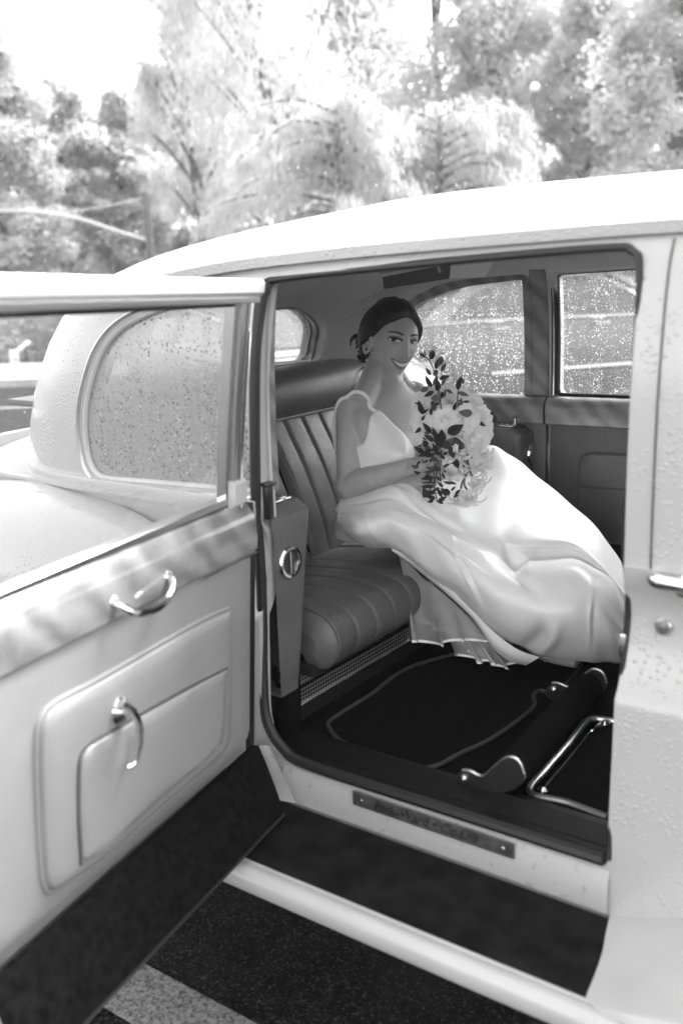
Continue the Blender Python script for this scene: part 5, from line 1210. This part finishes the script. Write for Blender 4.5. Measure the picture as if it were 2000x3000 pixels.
# leaves: one curved, folded blade shared by all of them
def leaf_mesh(mat, wr):
    rows = []
    for i in range(9):
        t = i/8; w = wr*math.sin(math.pi*t**.8)**.85*(1-.15*t); z = -.10*t*t; rows.append([(-w, t, z+.22*w), (-w*.5, t, z+.09*w), (0, t, z), (w*.5, t, z+.09*w), (w, t, z+.22*w)])
    v, f = gridmesh(rows); me = bpy.data.meshes.new('leaf'); me.from_pydata([tuple(map(float, p)) for p in v], [], f); me.update()
    me.polygons.foreach_set('use_smooth', [True]*len(me.polygons)); me.materials.append(MATS[mat]); return me
LM = {(m, w): leaf_mesh(m, w) for m in ('leaf_dark', 'leaf_mid') for w in (.19, .30, .12)}
def leaf(base, tip, mat, w, twist=0.0):
    y = tip-base; L = np.linalg.norm(y); y = y/L; z = tocam(base); z = nrm(z-y*np.dot(z, y)); x = np.cross(y, z)
    x, z = x*math.cos(twist)+z*math.sin(twist), z*math.cos(twist)-x*math.sin(twist)
    o = bpy.data.objects.new('leaf', LM[(mat, w)]); COL.objects.link(o); o.parent = bq; o.matrix_parent_inverse = Matrix.Translation(-Vector(bq.location))
    o.matrix_basis = Matrix(((x[0]*L, y[0]*L, z[0]*L, base[0]), (x[1]*L, y[1]*L, z[1]*L, base[1]), (x[2]*L, y[2]*L, z[2]*L, base[2]), (0, 0, 0, 1)))
TOP = [(430, 215, 340, 140), (425, 190, 415, 115), (480, 235, 555, 95), (590, 320, 660, 180), (570, 370, 575, 240), (645, 400, 690, 260), (500, 445, 430, 340), (535, 450, 600, 360), (510, 600, 425, 455), (535, 580, 590, 430), (610, 490, 760, 450), (640, 580, 695, 480), (600, 650, 580, 500), (475, 615, 345, 655), (535, 655, 415, 722), (600, 785, 600, 635), (640, 755, 650, 640), (680, 735, 690, 610), (850, 635, 885, 470), (855, 665, 1005, 715), (400, 960, 335, 780), (870, 885, 910, 740), (365, 830, 285, 800), (930, 560, 890, 450), (700, 640, 800, 680)]
MID = [(500, 975, 500, 860), (800, 905, 830, 795), (380, 1040, 420, 970), (505, 1200, 395, 1070), (580, 1270, 515, 1125), (540, 1310, 415, 1225), (370, 1135, 300, 1200), (400, 1470, 285, 1380), (440, 1295, 385, 1255), (680, 1550, 600, 1450), (600, 1490, 520, 1340), (560, 1400, 480, 1440), (480, 1480, 330, 1500), (470, 1560, 390, 1600), (560, 1470, 440, 1520), (640, 1400, 620, 1280), (820, 1420, 940, 1400)]
BIG = [(720, 1210, 925, 1100, 'leaf_dark'), (1045, 945, 868, 930, 'leaf_mid'), (650, 1330, 640, 1160, 'leaf_dark'), (740, 1290, 935, 1362, 'leaf_dark'), (690, 1370, 800, 1270, 'leaf_mid'), (760, 1390, 800, 1530, 'leaf_dark'), (640, 1330, 780, 1400, 'leaf_dark'), (560, 1340, 620, 1200, 'leaf_dark'), (450, 1380, 400, 1300, 'leaf_dark'), (820, 1560, 860, 1660, 'leaf_dark'), (500, 1520, 600, 1580, 'leaf_dark'), (410, 1500, 500, 1420, 'leaf_dark')]
LOW = [(440, 2050, 405, 1920), (550, 1700, 390, 1722), (540, 1790, 380, 1800), (540, 1850, 395, 1850), (545, 1905, 370, 1905), (540, 1690, 460, 1680), (660, 1910, 590, 1850), (770, 1870, 660, 1840), (740, 1850, 835, 1870), (890, 1945, 800, 2060), (650, 2010, 575, 1930), (740, 2030, 640, 1965), (665, 2130, 560, 2085), (745, 1985, 620, 1930), (560, 2000, 440, 1960), (560, 2060, 450, 2040), (600, 2100, 700, 2040), (760, 1960, 830, 1900), (640, 1760, 700, 1690), (620, 1830, 560, 1760), (700, 1930, 760, 2010), (660, 1650, 760, 1600), (620, 1700, 560, 1640), (540, 2080, 460, 2110), (590, 1960, 660, 2060), (690, 1800, 640, 1730), (560, 1940, 480, 2010), (520, 1960, 440, 1990)]
rl = random.Random(3)
for i, (a, b, c_, d_) in enumerate(TOP): leaf(fpos(a, b, 2.735+rl.uniform(-.02, .02)), fpos(c_, d_, 2.73+rl.uniform(-.03, .03)), 'leaf_mid' if i % 2 else 'leaf_dark', .19, rl.uniform(-.5, .5))
for i, (a, b, c_, d_) in enumerate(MID): leaf(fpos(a, b, 2.72+rl.uniform(-.01, .01)), fpos(c_, d_, 2.71+rl.uniform(-.02, .02)), 'leaf_dark', .19, rl.uniform(-.4, .4))
for a, b, c_, d_, m in BIG: leaf(fpos(a, b, 2.715), fpos(c_, d_, 2.70+rl.uniform(-.015, .01)), m, .30, rl.uniform(-.3, .3))
for a, b, c_, d_ in LOW: leaf(fpos(a, b, 2.72+rl.uniform(-.015, .015)), fpos(c_, d_, 2.71+rl.uniform(-.03, .02)), 'leaf_dark', .12 if a < 560 and b < 1920 else .19, rl.uniform(-.5, .5))

# small filler leaves between and behind the blooms, dark ones standing in for shade
for k in range(70):
    a = rl.uniform(0, 6.28); q = math.sqrt(rl.random()); x, y = 760+400*q*math.cos(a), 1130+480*q*math.sin(a); b = rl.uniform(0, 6.28); L = rl.uniform(70, 130)
    leaf(fpos(x, y, 2.765+rl.uniform(-.015, .02)), fpos(x+L*math.cos(b), y+L*math.sin(b), 2.745+rl.uniform(-.02, .02)), 'leaf_mid' if k % 2 else 'leaf_dark', .30 if k % 3 == 0 else .19, rl.uniform(-.6, .6))
for k in range(26):
    x, y = rl.uniform(330, 640), rl.uniform(1350, 2050); b = rl.uniform(1.2, 4.6); L = rl.uniform(60, 120)
    leaf(fpos(x, y, 2.735+rl.uniform(-.01, .02)), fpos(x+L*math.cos(b), y+L*math.sin(b)*.7, 2.725), 'leaf_mid' if k % 3 == 0 else 'leaf_dark', .19, rl.uniform(-.6, .6))
# ================================================================= GROUND AND SURROUNDINGS
def asphalt():
    m, t, out = new_mat('wet_asphalt'); b = principled(t, out, .03, .45, spec=.03)
    n, bp, src = noise_bump(t, b, 160, .9, .006, 4)
    v = N(t, 'ShaderNodeTexVoronoi'); v.inputs['Scale'].default_value = 230; t.links.new(src, v.inputs['Vector'])
    sp = t.nodes.new('ShaderNodeSeparateColor'); t.links.new(v.outputs['Color'], sp.inputs[0])
    r = t.nodes.new('ShaderNodeMapRange'); r.inputs['From Min'].default_value = .80; r.inputs['From Max'].default_value = 1.0; r.inputs['To Min'].default_value = .005; r.inputs['To Max'].default_value = .06
    t.links.new(sp.outputs[0], r.inputs['Value']); t.links.new(r.outputs[0], b.inputs['Base Color'])
    noise_colour(t, b, .12, .6, 5, 4, src, 'Roughness')
asphalt()
def road_paint():
    m, t, out = new_mat('worn_road_paint'); b = principled(t, out, .6, .5)
    tc = t.nodes.new('ShaderNodeTexCoord'); noise_colour(t, b, .03, .20, 120, 5, tc.outputs['Object'], contrast=(.34, .60)); noise_bump(t, b, 150, .7, .005, 4)
road_paint()
simple('concrete', .42, .7, bump=(40, .3, .004), var=(.2, 6)); simple('grass_soil', .10, .9, var=(.4, 3)); simple('post_wood', .10, .8, bump=(30, .5, .01), var=(.3, 12)); simple('white_board', .75, .5); simple('galvanised', .5, .4, .6)
gd = MB().add([(-90, -20, 0), (60, -20, 0), (60, 110, 0), (-90, 110, 0)], [(0, 1, 2, 3)]).build('asphalt_ground', 'wet_asphalt'); tag(gd, kind='structure')
bl = MB().add([(-6.5, 1.205, .004), (3.2, 1.205, .004), (3.2, 1.358, .004), (-6.5, 1.358, .004)], [(0, 1, 2, 3)]).build('painted_line', 'worn_road_paint'); tag(bl, kind='structure')
# plan frame of the view: distance w ahead, u to the right
PF = nrm((FW[0], FW[1], 0)); PR = np.array((-PF[1], PF[0], 0))*-1
def plan(u, w, z=0.0): q = PF*w+PR*u; return np.array((q[0], q[1], z))
def at(px, w):                       # plan position under photo column px at distance w
    d = ray(px, 800); d = d/np.dot(d, PF); return np.array((d[0]*w, d[1]*w, 0))
def strip(name, w0, w1, z, mat, u0=-26, u1=26, tilt=0.0, kind='structure', h=None):
    v = [plan(u0, w0+tilt*u0, z), plan(u1, w0+tilt*u1, z), plan(u1, w1+tilt*u1, z), plan(u0, w1+tilt*u0, z)]
    if h:
        v += [p-np.array((0, 0, h)) for p in v]; f = [(0, 1, 2, 3), (0, 1, 5, 4), (1, 2, 6, 5), (2, 3, 7, 6), (3, 0, 4, 7)]
    else: f = [(0, 1, 2, 3)]
    o = MB().add(v, f).build(name, mat, None, smooth=False); tag(o, kind=kind); return o
strip('grass_verge', 18.2, 75, .02, 'grass_soil', -60, 60)
strip('kerb', 17.9, 18.2, .13, 'concrete', h=.13); strip('pavement', 15.6, 17.9, .10, 'concrete', h=.10)
strip('kerb', 15.35, 15.6, .12, 'concrete', h=.12)
strip('painted_line', 12.9, 13.12, .004, 'worn_road_paint', -26, 0, .05); strip('painted_line', 11.3, 11.45, .004, 'worn_road_paint', -26, -4)

# ---- trees
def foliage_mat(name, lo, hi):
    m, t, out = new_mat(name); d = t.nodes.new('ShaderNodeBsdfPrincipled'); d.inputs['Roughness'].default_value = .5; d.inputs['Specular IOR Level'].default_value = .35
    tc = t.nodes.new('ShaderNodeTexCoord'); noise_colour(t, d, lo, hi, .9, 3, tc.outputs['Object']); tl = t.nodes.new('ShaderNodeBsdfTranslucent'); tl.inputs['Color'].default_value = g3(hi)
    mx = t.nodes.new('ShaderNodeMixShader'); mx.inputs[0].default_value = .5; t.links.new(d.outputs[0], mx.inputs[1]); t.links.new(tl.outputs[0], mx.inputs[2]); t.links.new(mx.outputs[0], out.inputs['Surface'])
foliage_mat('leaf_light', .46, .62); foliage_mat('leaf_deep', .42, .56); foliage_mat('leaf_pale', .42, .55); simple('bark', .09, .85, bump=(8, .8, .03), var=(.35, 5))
def leaf_cloud(centres, radii, per, size, rs, droop=0.0, flat=.7):
    """leaf-sized quads scattered through clumps; returns verts, faces"""
    n = len(centres)*per; C = np.repeat(np.array(centres), per, 0); R = np.repeat(np.array(radii), per)
    dv = rs.normal(size=(n, 3)); dv /= np.linalg.norm(dv, axis=1)[:, None]; r = R*rs.random(n)**.45; P = C+dv*r[:, None]*np.array((1, 1, flat))
    if droop: P[:, 2] -= droop*rs.random(n)**1.5*R
    a = rs.normal(size=(n, 3)); a[:, 2] *= .6
    if droop: a = a*.35+np.array((0, 0, -1.))
    a /= np.linalg.norm(a, axis=1)[:, None]; b = np.cross(a, rs.normal(size=(n, 3))); b /= np.linalg.norm(b, axis=1)[:, None]
    s = size*(.6+.8*rs.random(n))[:, None]; w = s*(.28 if droop else .5)
    V = np.stack([P-a*s, P+b*w*.8, P+a*s, P-b*w*.8], 1).reshape(-1, 3); F = np.arange(n*4).reshape(-1, 4)
    return V, F
def np_mesh(name, V, F, mat, parent):
    me = bpy.data.meshes.new(name); me.vertices.add(len(V)); me.vertices.foreach_set('co', V.astype(np.float32).ravel())
    me.loops.add(F.size); me.loops.foreach_set('vertex_index', F.astype(np.int32).ravel()); me.polygons.add(len(F)); me.polygons.foreach_set('loop_start', np.arange(0, F.size, 4, dtype=np.int32))
    me.update(); me.validate(); me.materials.append(MATS[mat]); o = bpy.data.objects.new(name, me); link(o, parent); return o
def tree(px, w, top_py, hw_px, label, seed, mat='leaf_light', dens=1.0, low=.8, lean_px=0, droop=0, group='trees beyond the car park', trunk_r=.16, size=.10, nclump=120, loose=1.0):
    rs = np.random.default_rng(seed); base = at(px, w); H = 1.6+(785-top_py)/F_PX*w*1.02; hw = hw_px/F_PX*w
    t = empty('tree', tuple(base), label, 'tree', group)
    tip = at(px+lean_px, w)+np.array((0, 0, H)); m = MB()
    spine = cr([base, base+(tip-base)*.3+PR*hw*.04, base+(tip-base)*.62-PR*hw*.05, base+(tip-base)*.93], 6); m.add(*tubem(spine, [trunk_r*(1-.85*i/(len(spine)-1)) for i in range(len(spine))], 8))
    cs, rr = [], []
    for k in range(nclump):
        z = low+(H-low)*rs.random()**.8; f_ = (z-low)/(H-low); prof = math.sin(math.pi*min(1, .16+.80*f_))**.6*(1 if f_ < .75 else (1-(f_-.75)/.25*.55))
        a = rs.random()*2*math.pi; q = hw*prof*math.sqrt(rs.random())*loose; ax = base+(tip-base)*(z/H); c = np.array((ax[0], ax[1], z))+PR*q*math.cos(a)+PF*q*.7*math.sin(a)
        cs.append(c); rr.append(hw*(.22+.26*rs.random()))
        if k % 4 == 0:
            j = min(len(spine)-2, max(1, int(len(spine)*(z/H)*.75))); st = spine[j]; m.add(*tubem(cr([st, st+(c-st)*.5+np.array((0, 0, .15)), c], 4), [trunk_r*.35*(1-.8*i/8) for i in range(9)], 6))
    m.build('trunk', 'bark', t); V, F = leaf_cloud(cs, rr, int(230*dens), size, rs, droop); np_mesh('crown', V, F, mat, t); return t
L1 = 'pale broad-leaved tree with rounded airy crown beyond the rain-wet roof'
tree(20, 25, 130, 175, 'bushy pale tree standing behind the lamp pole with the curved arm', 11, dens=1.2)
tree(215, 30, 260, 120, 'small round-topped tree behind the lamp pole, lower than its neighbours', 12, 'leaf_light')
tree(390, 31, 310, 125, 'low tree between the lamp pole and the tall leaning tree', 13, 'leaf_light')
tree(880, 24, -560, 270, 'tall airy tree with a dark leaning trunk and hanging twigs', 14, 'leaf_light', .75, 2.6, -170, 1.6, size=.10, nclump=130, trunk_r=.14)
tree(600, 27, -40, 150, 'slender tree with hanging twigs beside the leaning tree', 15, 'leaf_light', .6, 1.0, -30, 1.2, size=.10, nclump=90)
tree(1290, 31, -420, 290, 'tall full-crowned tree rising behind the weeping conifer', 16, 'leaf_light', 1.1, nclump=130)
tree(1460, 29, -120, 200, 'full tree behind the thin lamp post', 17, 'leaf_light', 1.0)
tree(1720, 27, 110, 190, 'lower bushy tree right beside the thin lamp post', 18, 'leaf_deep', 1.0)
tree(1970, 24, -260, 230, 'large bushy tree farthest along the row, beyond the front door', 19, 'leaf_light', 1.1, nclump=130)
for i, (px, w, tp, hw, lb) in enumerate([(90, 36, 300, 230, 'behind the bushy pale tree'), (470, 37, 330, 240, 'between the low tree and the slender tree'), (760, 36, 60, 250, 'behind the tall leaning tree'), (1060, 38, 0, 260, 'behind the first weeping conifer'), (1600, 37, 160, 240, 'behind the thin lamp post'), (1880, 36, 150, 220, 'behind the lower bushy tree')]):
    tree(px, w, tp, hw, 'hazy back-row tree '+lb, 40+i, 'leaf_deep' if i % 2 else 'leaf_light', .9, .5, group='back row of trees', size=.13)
# weeping conifer: arched boughs with curtains of hanging sprays
def weeping(px, w, top_py, hw_px, label, seed):
    rs = np.random.default_rng(seed); base = at(px, w); H = 1.6+(785-top_py)/F_PX*w; hw = hw_px/F_PX*w; t = empty('tree', tuple(base), label, 'tree')
    m = MB(); m.add(*tubem([base, base+np.array((0, 0, H*.5)), base+np.array((0, 0, H))], [.17, .11, .03], 8)); VV, FF, nb = [], [], 0
    for k in range(46):
        z = H*(.25+.75*k/45); a = k*2.4+rs.random(); L = hw*(1.05-.5*(z/H))*(.45+.85*rs.random())+.3; d = PR*math.cos(a)+PF*math.sin(a)*.8
        st = base+np.array((0, 0, z)); pts = [st, st+d*L*.4+np.array((0, 0, .25)), st+d*L*.8+np.array((0, 0, .10)), st+d*L+np.array((0, 0, -.25))]; bough = cr(pts, 5); m.add(*tubem(bough, [.035*(1-.8*i/15) for i in range(16)], 5))
        n = 620; i_ = rs.random(n)**.7*14.99; b0 = np.array(bough); q = np.array([b0[int(x)]+(b0[int(x)+1]-b0[int(x)])*(x % 1) for x in i_]); q += rs.normal(size=(n, 3))*np.array((.12, .12, .04)); drp = rs.random(n)*(.12+.30*i_/15); q[:, 2] -= drp
        a_ = np.array((0, 0, -1.))+rs.normal(size=(n, 3))*.22+d*.25; a_ /= np.linalg.norm(a_, axis=1)[:, None]; b_ = np.cross(a_, rs.normal(size=(n, 3))); b_ /= np.linalg.norm(b_, axis=1)[:, None]; s = (.06+.05*rs.random(n))[:, None]
        VV.append(np.stack([q-a_*s, q+b_*s*.18, q+a_*s, q-b_*s*.18], 1).reshape(-1, 3)); FF.append(np.arange(n*4).reshape(-1, 4)+nb); nb += n*4
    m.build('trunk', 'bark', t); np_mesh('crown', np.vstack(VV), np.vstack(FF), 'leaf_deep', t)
weeping(1010, 19.5, 350, 400, 'weeping conifer with arched boughs and hanging sprays behind the car roof', 5)
weeping(1290, 20.5, 380, 380, 'second weeping conifer, close beside the thin lamp post', 6)
# shrubs along the verge
for i, px in enumerate(range(-120, 2300, 170)):
    rs = np.random.default_rng(80+i); w = 19.3+rs.random()*1.2; b = at(px, w); t = empty('shrub', tuple(b), 'leafy shrub in the hedge along the verge', 'shrub', 'shrubs along the verge'); h = 1.1+.8*rs.random()
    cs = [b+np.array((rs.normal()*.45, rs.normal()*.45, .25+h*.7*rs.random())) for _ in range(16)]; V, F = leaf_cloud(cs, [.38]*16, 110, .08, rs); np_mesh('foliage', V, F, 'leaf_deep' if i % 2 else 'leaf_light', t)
    MB().add(*tubem([b, b+np.array((0, 0, h*.6))], [.04, .015], 6)).build('stem', 'bark', t)
# poles
lp_ = empty('lamp_pole', tuple(at(452, 21)), 'short dark wooden pole carrying a long pale curved arm', 'pole')
pb = at(452, 21); top = onD(425, 565, 21.0/np.dot(nrm(FW), PF)*1.0) ; top = CAM+ray(425, 565)*(21/np.dot(ray(425, 565), PF))
arm = [CAM+ray(*p)*(21/np.dot(ray(*p), PF)) for p in [(437, 706), (330, 672), (230, 640), (120, 622), (0, 617), (-140, 622), (-260, 640)]]
MB().add(*tubem([pb, pb+(top-pb)*.6, top], [.10, .085, .075], 10)).build('pole', 'post_wood', lp_)
MB().add(*tubem(cr(arm, 5), .035, 8)).build('arm', 'galvanised', lp_)
MB().add(*tubem([CAM+ray(*p)*(21/np.dot(ray(*p), PF)) for p in [(430, 575), (330, 600), (230, 617)]], .018, 6)).build('brace', 'galvanised', lp_)
MB().add(*boxm(tuple(arm[-1]+np.array((0, 0, -.03))), (.35, .18, .10), .03)).build('lamp_head', 'galvanised', lp_)
p2 = empty('lamp_post', tuple(at(1566, 23)), 'thin dark lamp post with a small pale head among the trees', 'pole')
b2 = at(1566, 23); t2 = CAM+ray(1565, 270)*(23/np.dot(ray(1565, 270), PF))
MB().add(*tubem([b2, (b2+t2)/2, t2], [.06, .05, .042], 10)).build('post', 'black_paint', p2)
MB().add(*lathem([(.03, 0), (.09, .04), (.11, .12), (.06, .18), (0, .2)], tuple(t2), (0, 0, 1), 14)).build('lamp_head', 'white_board', p2)
# white marker board by the verge
mk = empty('marker_sign', tuple(at(30, 18.6)), 'small white board on a post at the edge of the verge', 'sign')
def wp(px, py, w): return CAM+ray(px, py)*(w/np.dot(ray(px, py), PF))
c = wp(42, 1048, 18.6); R_ = np.array(Matrix.Rotation(-YAW*-1, 3, 'Z'))
MB().add(*boxm(tuple(c), (.17, .03, .30), .01, 1, R_)).build('board', 'white_board', mk); MB().add(*tubem([at(42, 18.62), c], .025, 6)).build('post', 'post_wood', mk)
MB().add(*tubem([wp(52, 1028, 18.6), wp(84, 1000, 18.6)], .045, 6)).build('arm', 'white_board', mk)

# ---- parked cars behind
simple('silver_paint', .12, .28, .4, coat=.6); simple('pale_paint', .45, .3, coat=.6); simple('dark_glass', .02, .06, coat=.5); simple('tyre', .03, .7); simple('alloy', .5, .3, .9); simple('lamp_lens', .6, .1, coat=.5)
def sedan(name, label, loc, heading, paint, xs=1.0):
    root = empty(name, tuple(loc), label, 'car', 'parked cars'); c, s = math.cos(heading), math.sin(heading)
    T = lambda p: np.array((loc[0]+p[0]*xs*c-p[1]*s, loc[1]+p[0]*xs*s+p[1]*c, loc[2]+p[2]))
    zt = lut([(-2.35, .66), (-2.2, .86), (-1.7, .95), (-1.0, .97), (0, .96), (.8, .94), (1.3, .88), (1.9, .78), (2.2, .64), (2.32, .5)]); hwf = lut([(-2.35, .66), (-2.1, .80), (-1.2, .88), (0, .89), (1.2, .88), (2.0, .80), (2.32, .62)])
    rows = []
    for x in np.linspace(-2.35, 2.32, 48):
        z1, w = zt(x), hwf(x); rows.append([T((x, y, z)) for y, z in [(-w*.9, .24), (-w, .34), (-w*1.0, .52), (-w*.985, .70*z1+.0), (-w*.93, z1-.05), (-w*.80, z1), (0, z1+.03), (w*.80, z1), (w*.93, z1-.05), (w*.985, .70*z1), (w, .52), (w, .34), (w*.9, .24)]])
    v, f = gridmesh(rows); f += [tuple(range(13)), tuple(47*13+k for k in range(13))[::-1]]; body_ = MB().add(v, f).build('body', paint, root, auto=35)
    cab = [(-1.75, .96, .70), (-1.15, 1.36, .60), (-.6, 1.45, .57), (0, 1.46, .57), (.35, 1.41, .59), (1.10, .93, .72)]
    rows = []
    for x, z, w in cr(cab, 6): rows.append([T((x, y, q)) for y, q in [(-.80 if z > 1 else -w, min(z, .95)), (-(w+.80)/2 if z > 1 else -w, (z+.95)/2), (-w, z-.03), (-w*.85, z), (0, z+.02), (w*.85, z), (w, z-.03), ((w+.80)/2 if z > 1 else w, (z+.95)/2), (.80 if z > 1 else w, min(z, .95))]])
    MB().add(*gridmesh(rows)).build('cabin', paint, root, auto=35)
    for sd in (-1, 1):
        for q in ([(-1.42, 1.0), (-1.08, 1.30), (-.66, 1.38), (-.28, 1.395), (-.28, 1.0)], [(-.20, 1.0), (-.20, 1.395), (.10, 1.39), (.34, 1.33), (.86, 1.0)]):
            P = resample(roundpoly(q, .04, 4), 40, True); yy = lambda z: sd*(.80-(.80-.585)*(z-.95)/.50+.012)
            w_ = MB().add([T((a, yy(b), b)) for a, b in P], [tuple(range(40))]).build('side_window', 'dark_glass', root, smooth=False)
            MB().add(*tubem([T((a, yy(b)+sd*.003, b)) for a, b in P], .012, 6, True)).build('window_trim', 'tyre', w_)
        for x in (-.95, .15): MB().add(*boxm(T((x, sd*.90, .84)), (.22, .05, .035), .012, 2, np.array(Matrix.Rotation(heading, 3, 'Z')))).build('door_handle', 'chrome', root)
        MB().add(*tubem([T((x, sd*(hwf(x)*.955+.006), zt(x)-.035)) for x in np.linspace(-1.9, 1.7, 14)], .016, 6)).build('belt_line', 'chrome', root)
        MB().add(*tubem([T((x, sd*(hwf(x)*1.0+.006), .31)) for x in np.linspace(-1.05, 1.05, 8)], .03, 6)).build('rocker_trim', 'chrome', root)
        MB().add(*boxm(T((.80, sd*.98, 1.0)), (.10, .20, .13), .04, 2, np.array(Matrix.Rotation(heading, 3, 'Z')))).build('mirror', paint, root)
        for x in (-1.72, 1.62):
            wh = MB().add(*lathem([(.20, -.10), (.30, -.105), (.325, -.06), (.325, .06), (.30, .105), (.20, .10)], T((x, sd*.80, .325)), T((0, 1, 0))-T((0, 0, 0)), 28)).build('wheel', 'tyre', root)
            MB().add(*lathem([(0, .112), (.06, .115), (.19, .10), (.20, .06)], T((x, sd*.80, .325)), (T((0, sd, 0))-T((0, 0, 0))), 20)).build('rim', 'alloy', wh)
            MB().add(*lathem([(.37, -.01), (.37, .012), (.34, .014), (.33, -.01)], T((x, sd*(.885), .345)), (T((0, sd, 0))-T((0, 0, 0))), 28, False)).build('wheel_arch', 'tyre', root)
        MB().add(*boxm(T((2.12, sd*.56, .64)), (.22, .34, .14), .05, 2, np.array(Matrix.Rotation(heading, 3, 'Z')))).build('headlight', 'lamp_lens', root)
        MB().add(*boxm(T((-2.26, sd*.60, .76)), (.10, .26, .16), .03, 2, np.array(Matrix.Rotation(heading, 3, 'Z')))).build('tail_light', 'tyre', root)
    for pts in ([(1.02, .70), (.42, .60)], [(-1.66, .70), (-1.2, .61)]):
        (x0, w0), (x1, w1) = pts; z0, z1 = (.99, 1.385) if x0 > 0 else (1.02, 1.33); e = .02 if x0 > 0 else -.02
        MB().add([T((x0+e, -w0*.95, z0+.015)), T((x0+e, w0*.95, z0+.015)), T((x1+e, w1*.93, z1+.02)), T((x1+e, -w1*.93, z1+.02))], [(0, 1, 2, 3)]).build('windscreen', 'dark_glass', root, smooth=False)
    return root
hA, hB = onZ(1465, 958, .86), onZ(1720, 943, .86); ax_ = nrm(hB-hA); hd_ = math.atan2(ax_[1], ax_[0]); nrm_side = np.array((-ax_[1], ax_[0], 0))
cA = (hA+hB)/2+nrm_side*.90+ax_*.62; cA[2] = 0
sedan('parked_car', 'silver parked car seen side-on through the far wet side windows', cA, hd_, 'silver_paint', 1.28)
cB = at(770, 9.0)
sedan('parked_car', 'pale parked car seen through the small rear window', cB, math.radians(-32), 'pale_paint')

# ---- falling rain: tiny bright drops in the air beyond and above the car
def rain():
    rs = np.random.default_rng(3); n = 2200; V, F = [], []
    px = rs.random(n)*2100-50; py = rs.random(n)*1300-60; w = 4.2+12*rs.random(n)**1.4
    for i in range(n):
        p = CAM+ray(px[i], py[i])*w[i]
        if p[2] < .1 or (abs(p[1]-YC) < 1.15 and -3.6 < p[0] < 2.8 and p[2] < 1.95): continue
        r = .0014*(.6+.8*rs.random()); L = r*(2.0+2*rs.random()); b = len(V)
        V += [p+np.array((0, 0, L)), p+PR*r, p+PF*r, p-PR*r, p-PF*r, p-np.array((0, 0, L))]; F += [(b, b+1, b+2), (b, b+2, b+3), (b, b+3, b+4), (b, b+4, b+1), (b+5, b+2, b+1), (b+5, b+3, b+2), (b+5, b+4, b+3), (b+5, b+1, b+4)]
    m, t, out = new_mat('rain_water'); d = t.nodes.new('ShaderNodeBsdfDiffuse'); d.inputs['Color'].default_value = g3(.95); tl = t.nodes.new('ShaderNodeBsdfTranslucent'); tl.inputs['Color'].default_value = g3(.95); mx = t.nodes.new('ShaderNodeMixShader'); t.links.new(d.outputs[0], mx.inputs[1]); t.links.new(tl.outputs[0], mx.inputs[2]); t.links.new(mx.outputs[0], out.inputs['Surface'])
    o = mesh('rain', V, F, 'rain_water', None, norm=False); tag(o, 'fine bright raindrops falling behind the car', 'rain', kind='stuff')
rain()
# ---- rainy air
m, t, out = new_mat('rain_haze'); pv = t.nodes.new('ShaderNodeVolumePrincipled'); pv.inputs['Color'].default_value = g3(.96); pv.inputs['Density'].default_value = .0012; pv.inputs['Anisotropy'].default_value = .2
t.links.new(pv.outputs[0], out.inputs['Volume'])
hz = MB().add(*boxm((-15, 45, 8.0), (156, 136, 18.5))).build('haze', 'rain_haze', None, smooth=False); tag(hz, 'pale even rain haze', 'haze', kind='stuff')

# ---- keep the tree of parts three deep: thing > part > sub-part
def depth(o):
    k = 0
    while o.parent is not None: o = o.parent; k += 1
    return k
for o in list(bpy.data.objects):
    while depth(o) > 2: o.parent = o.parent.parent
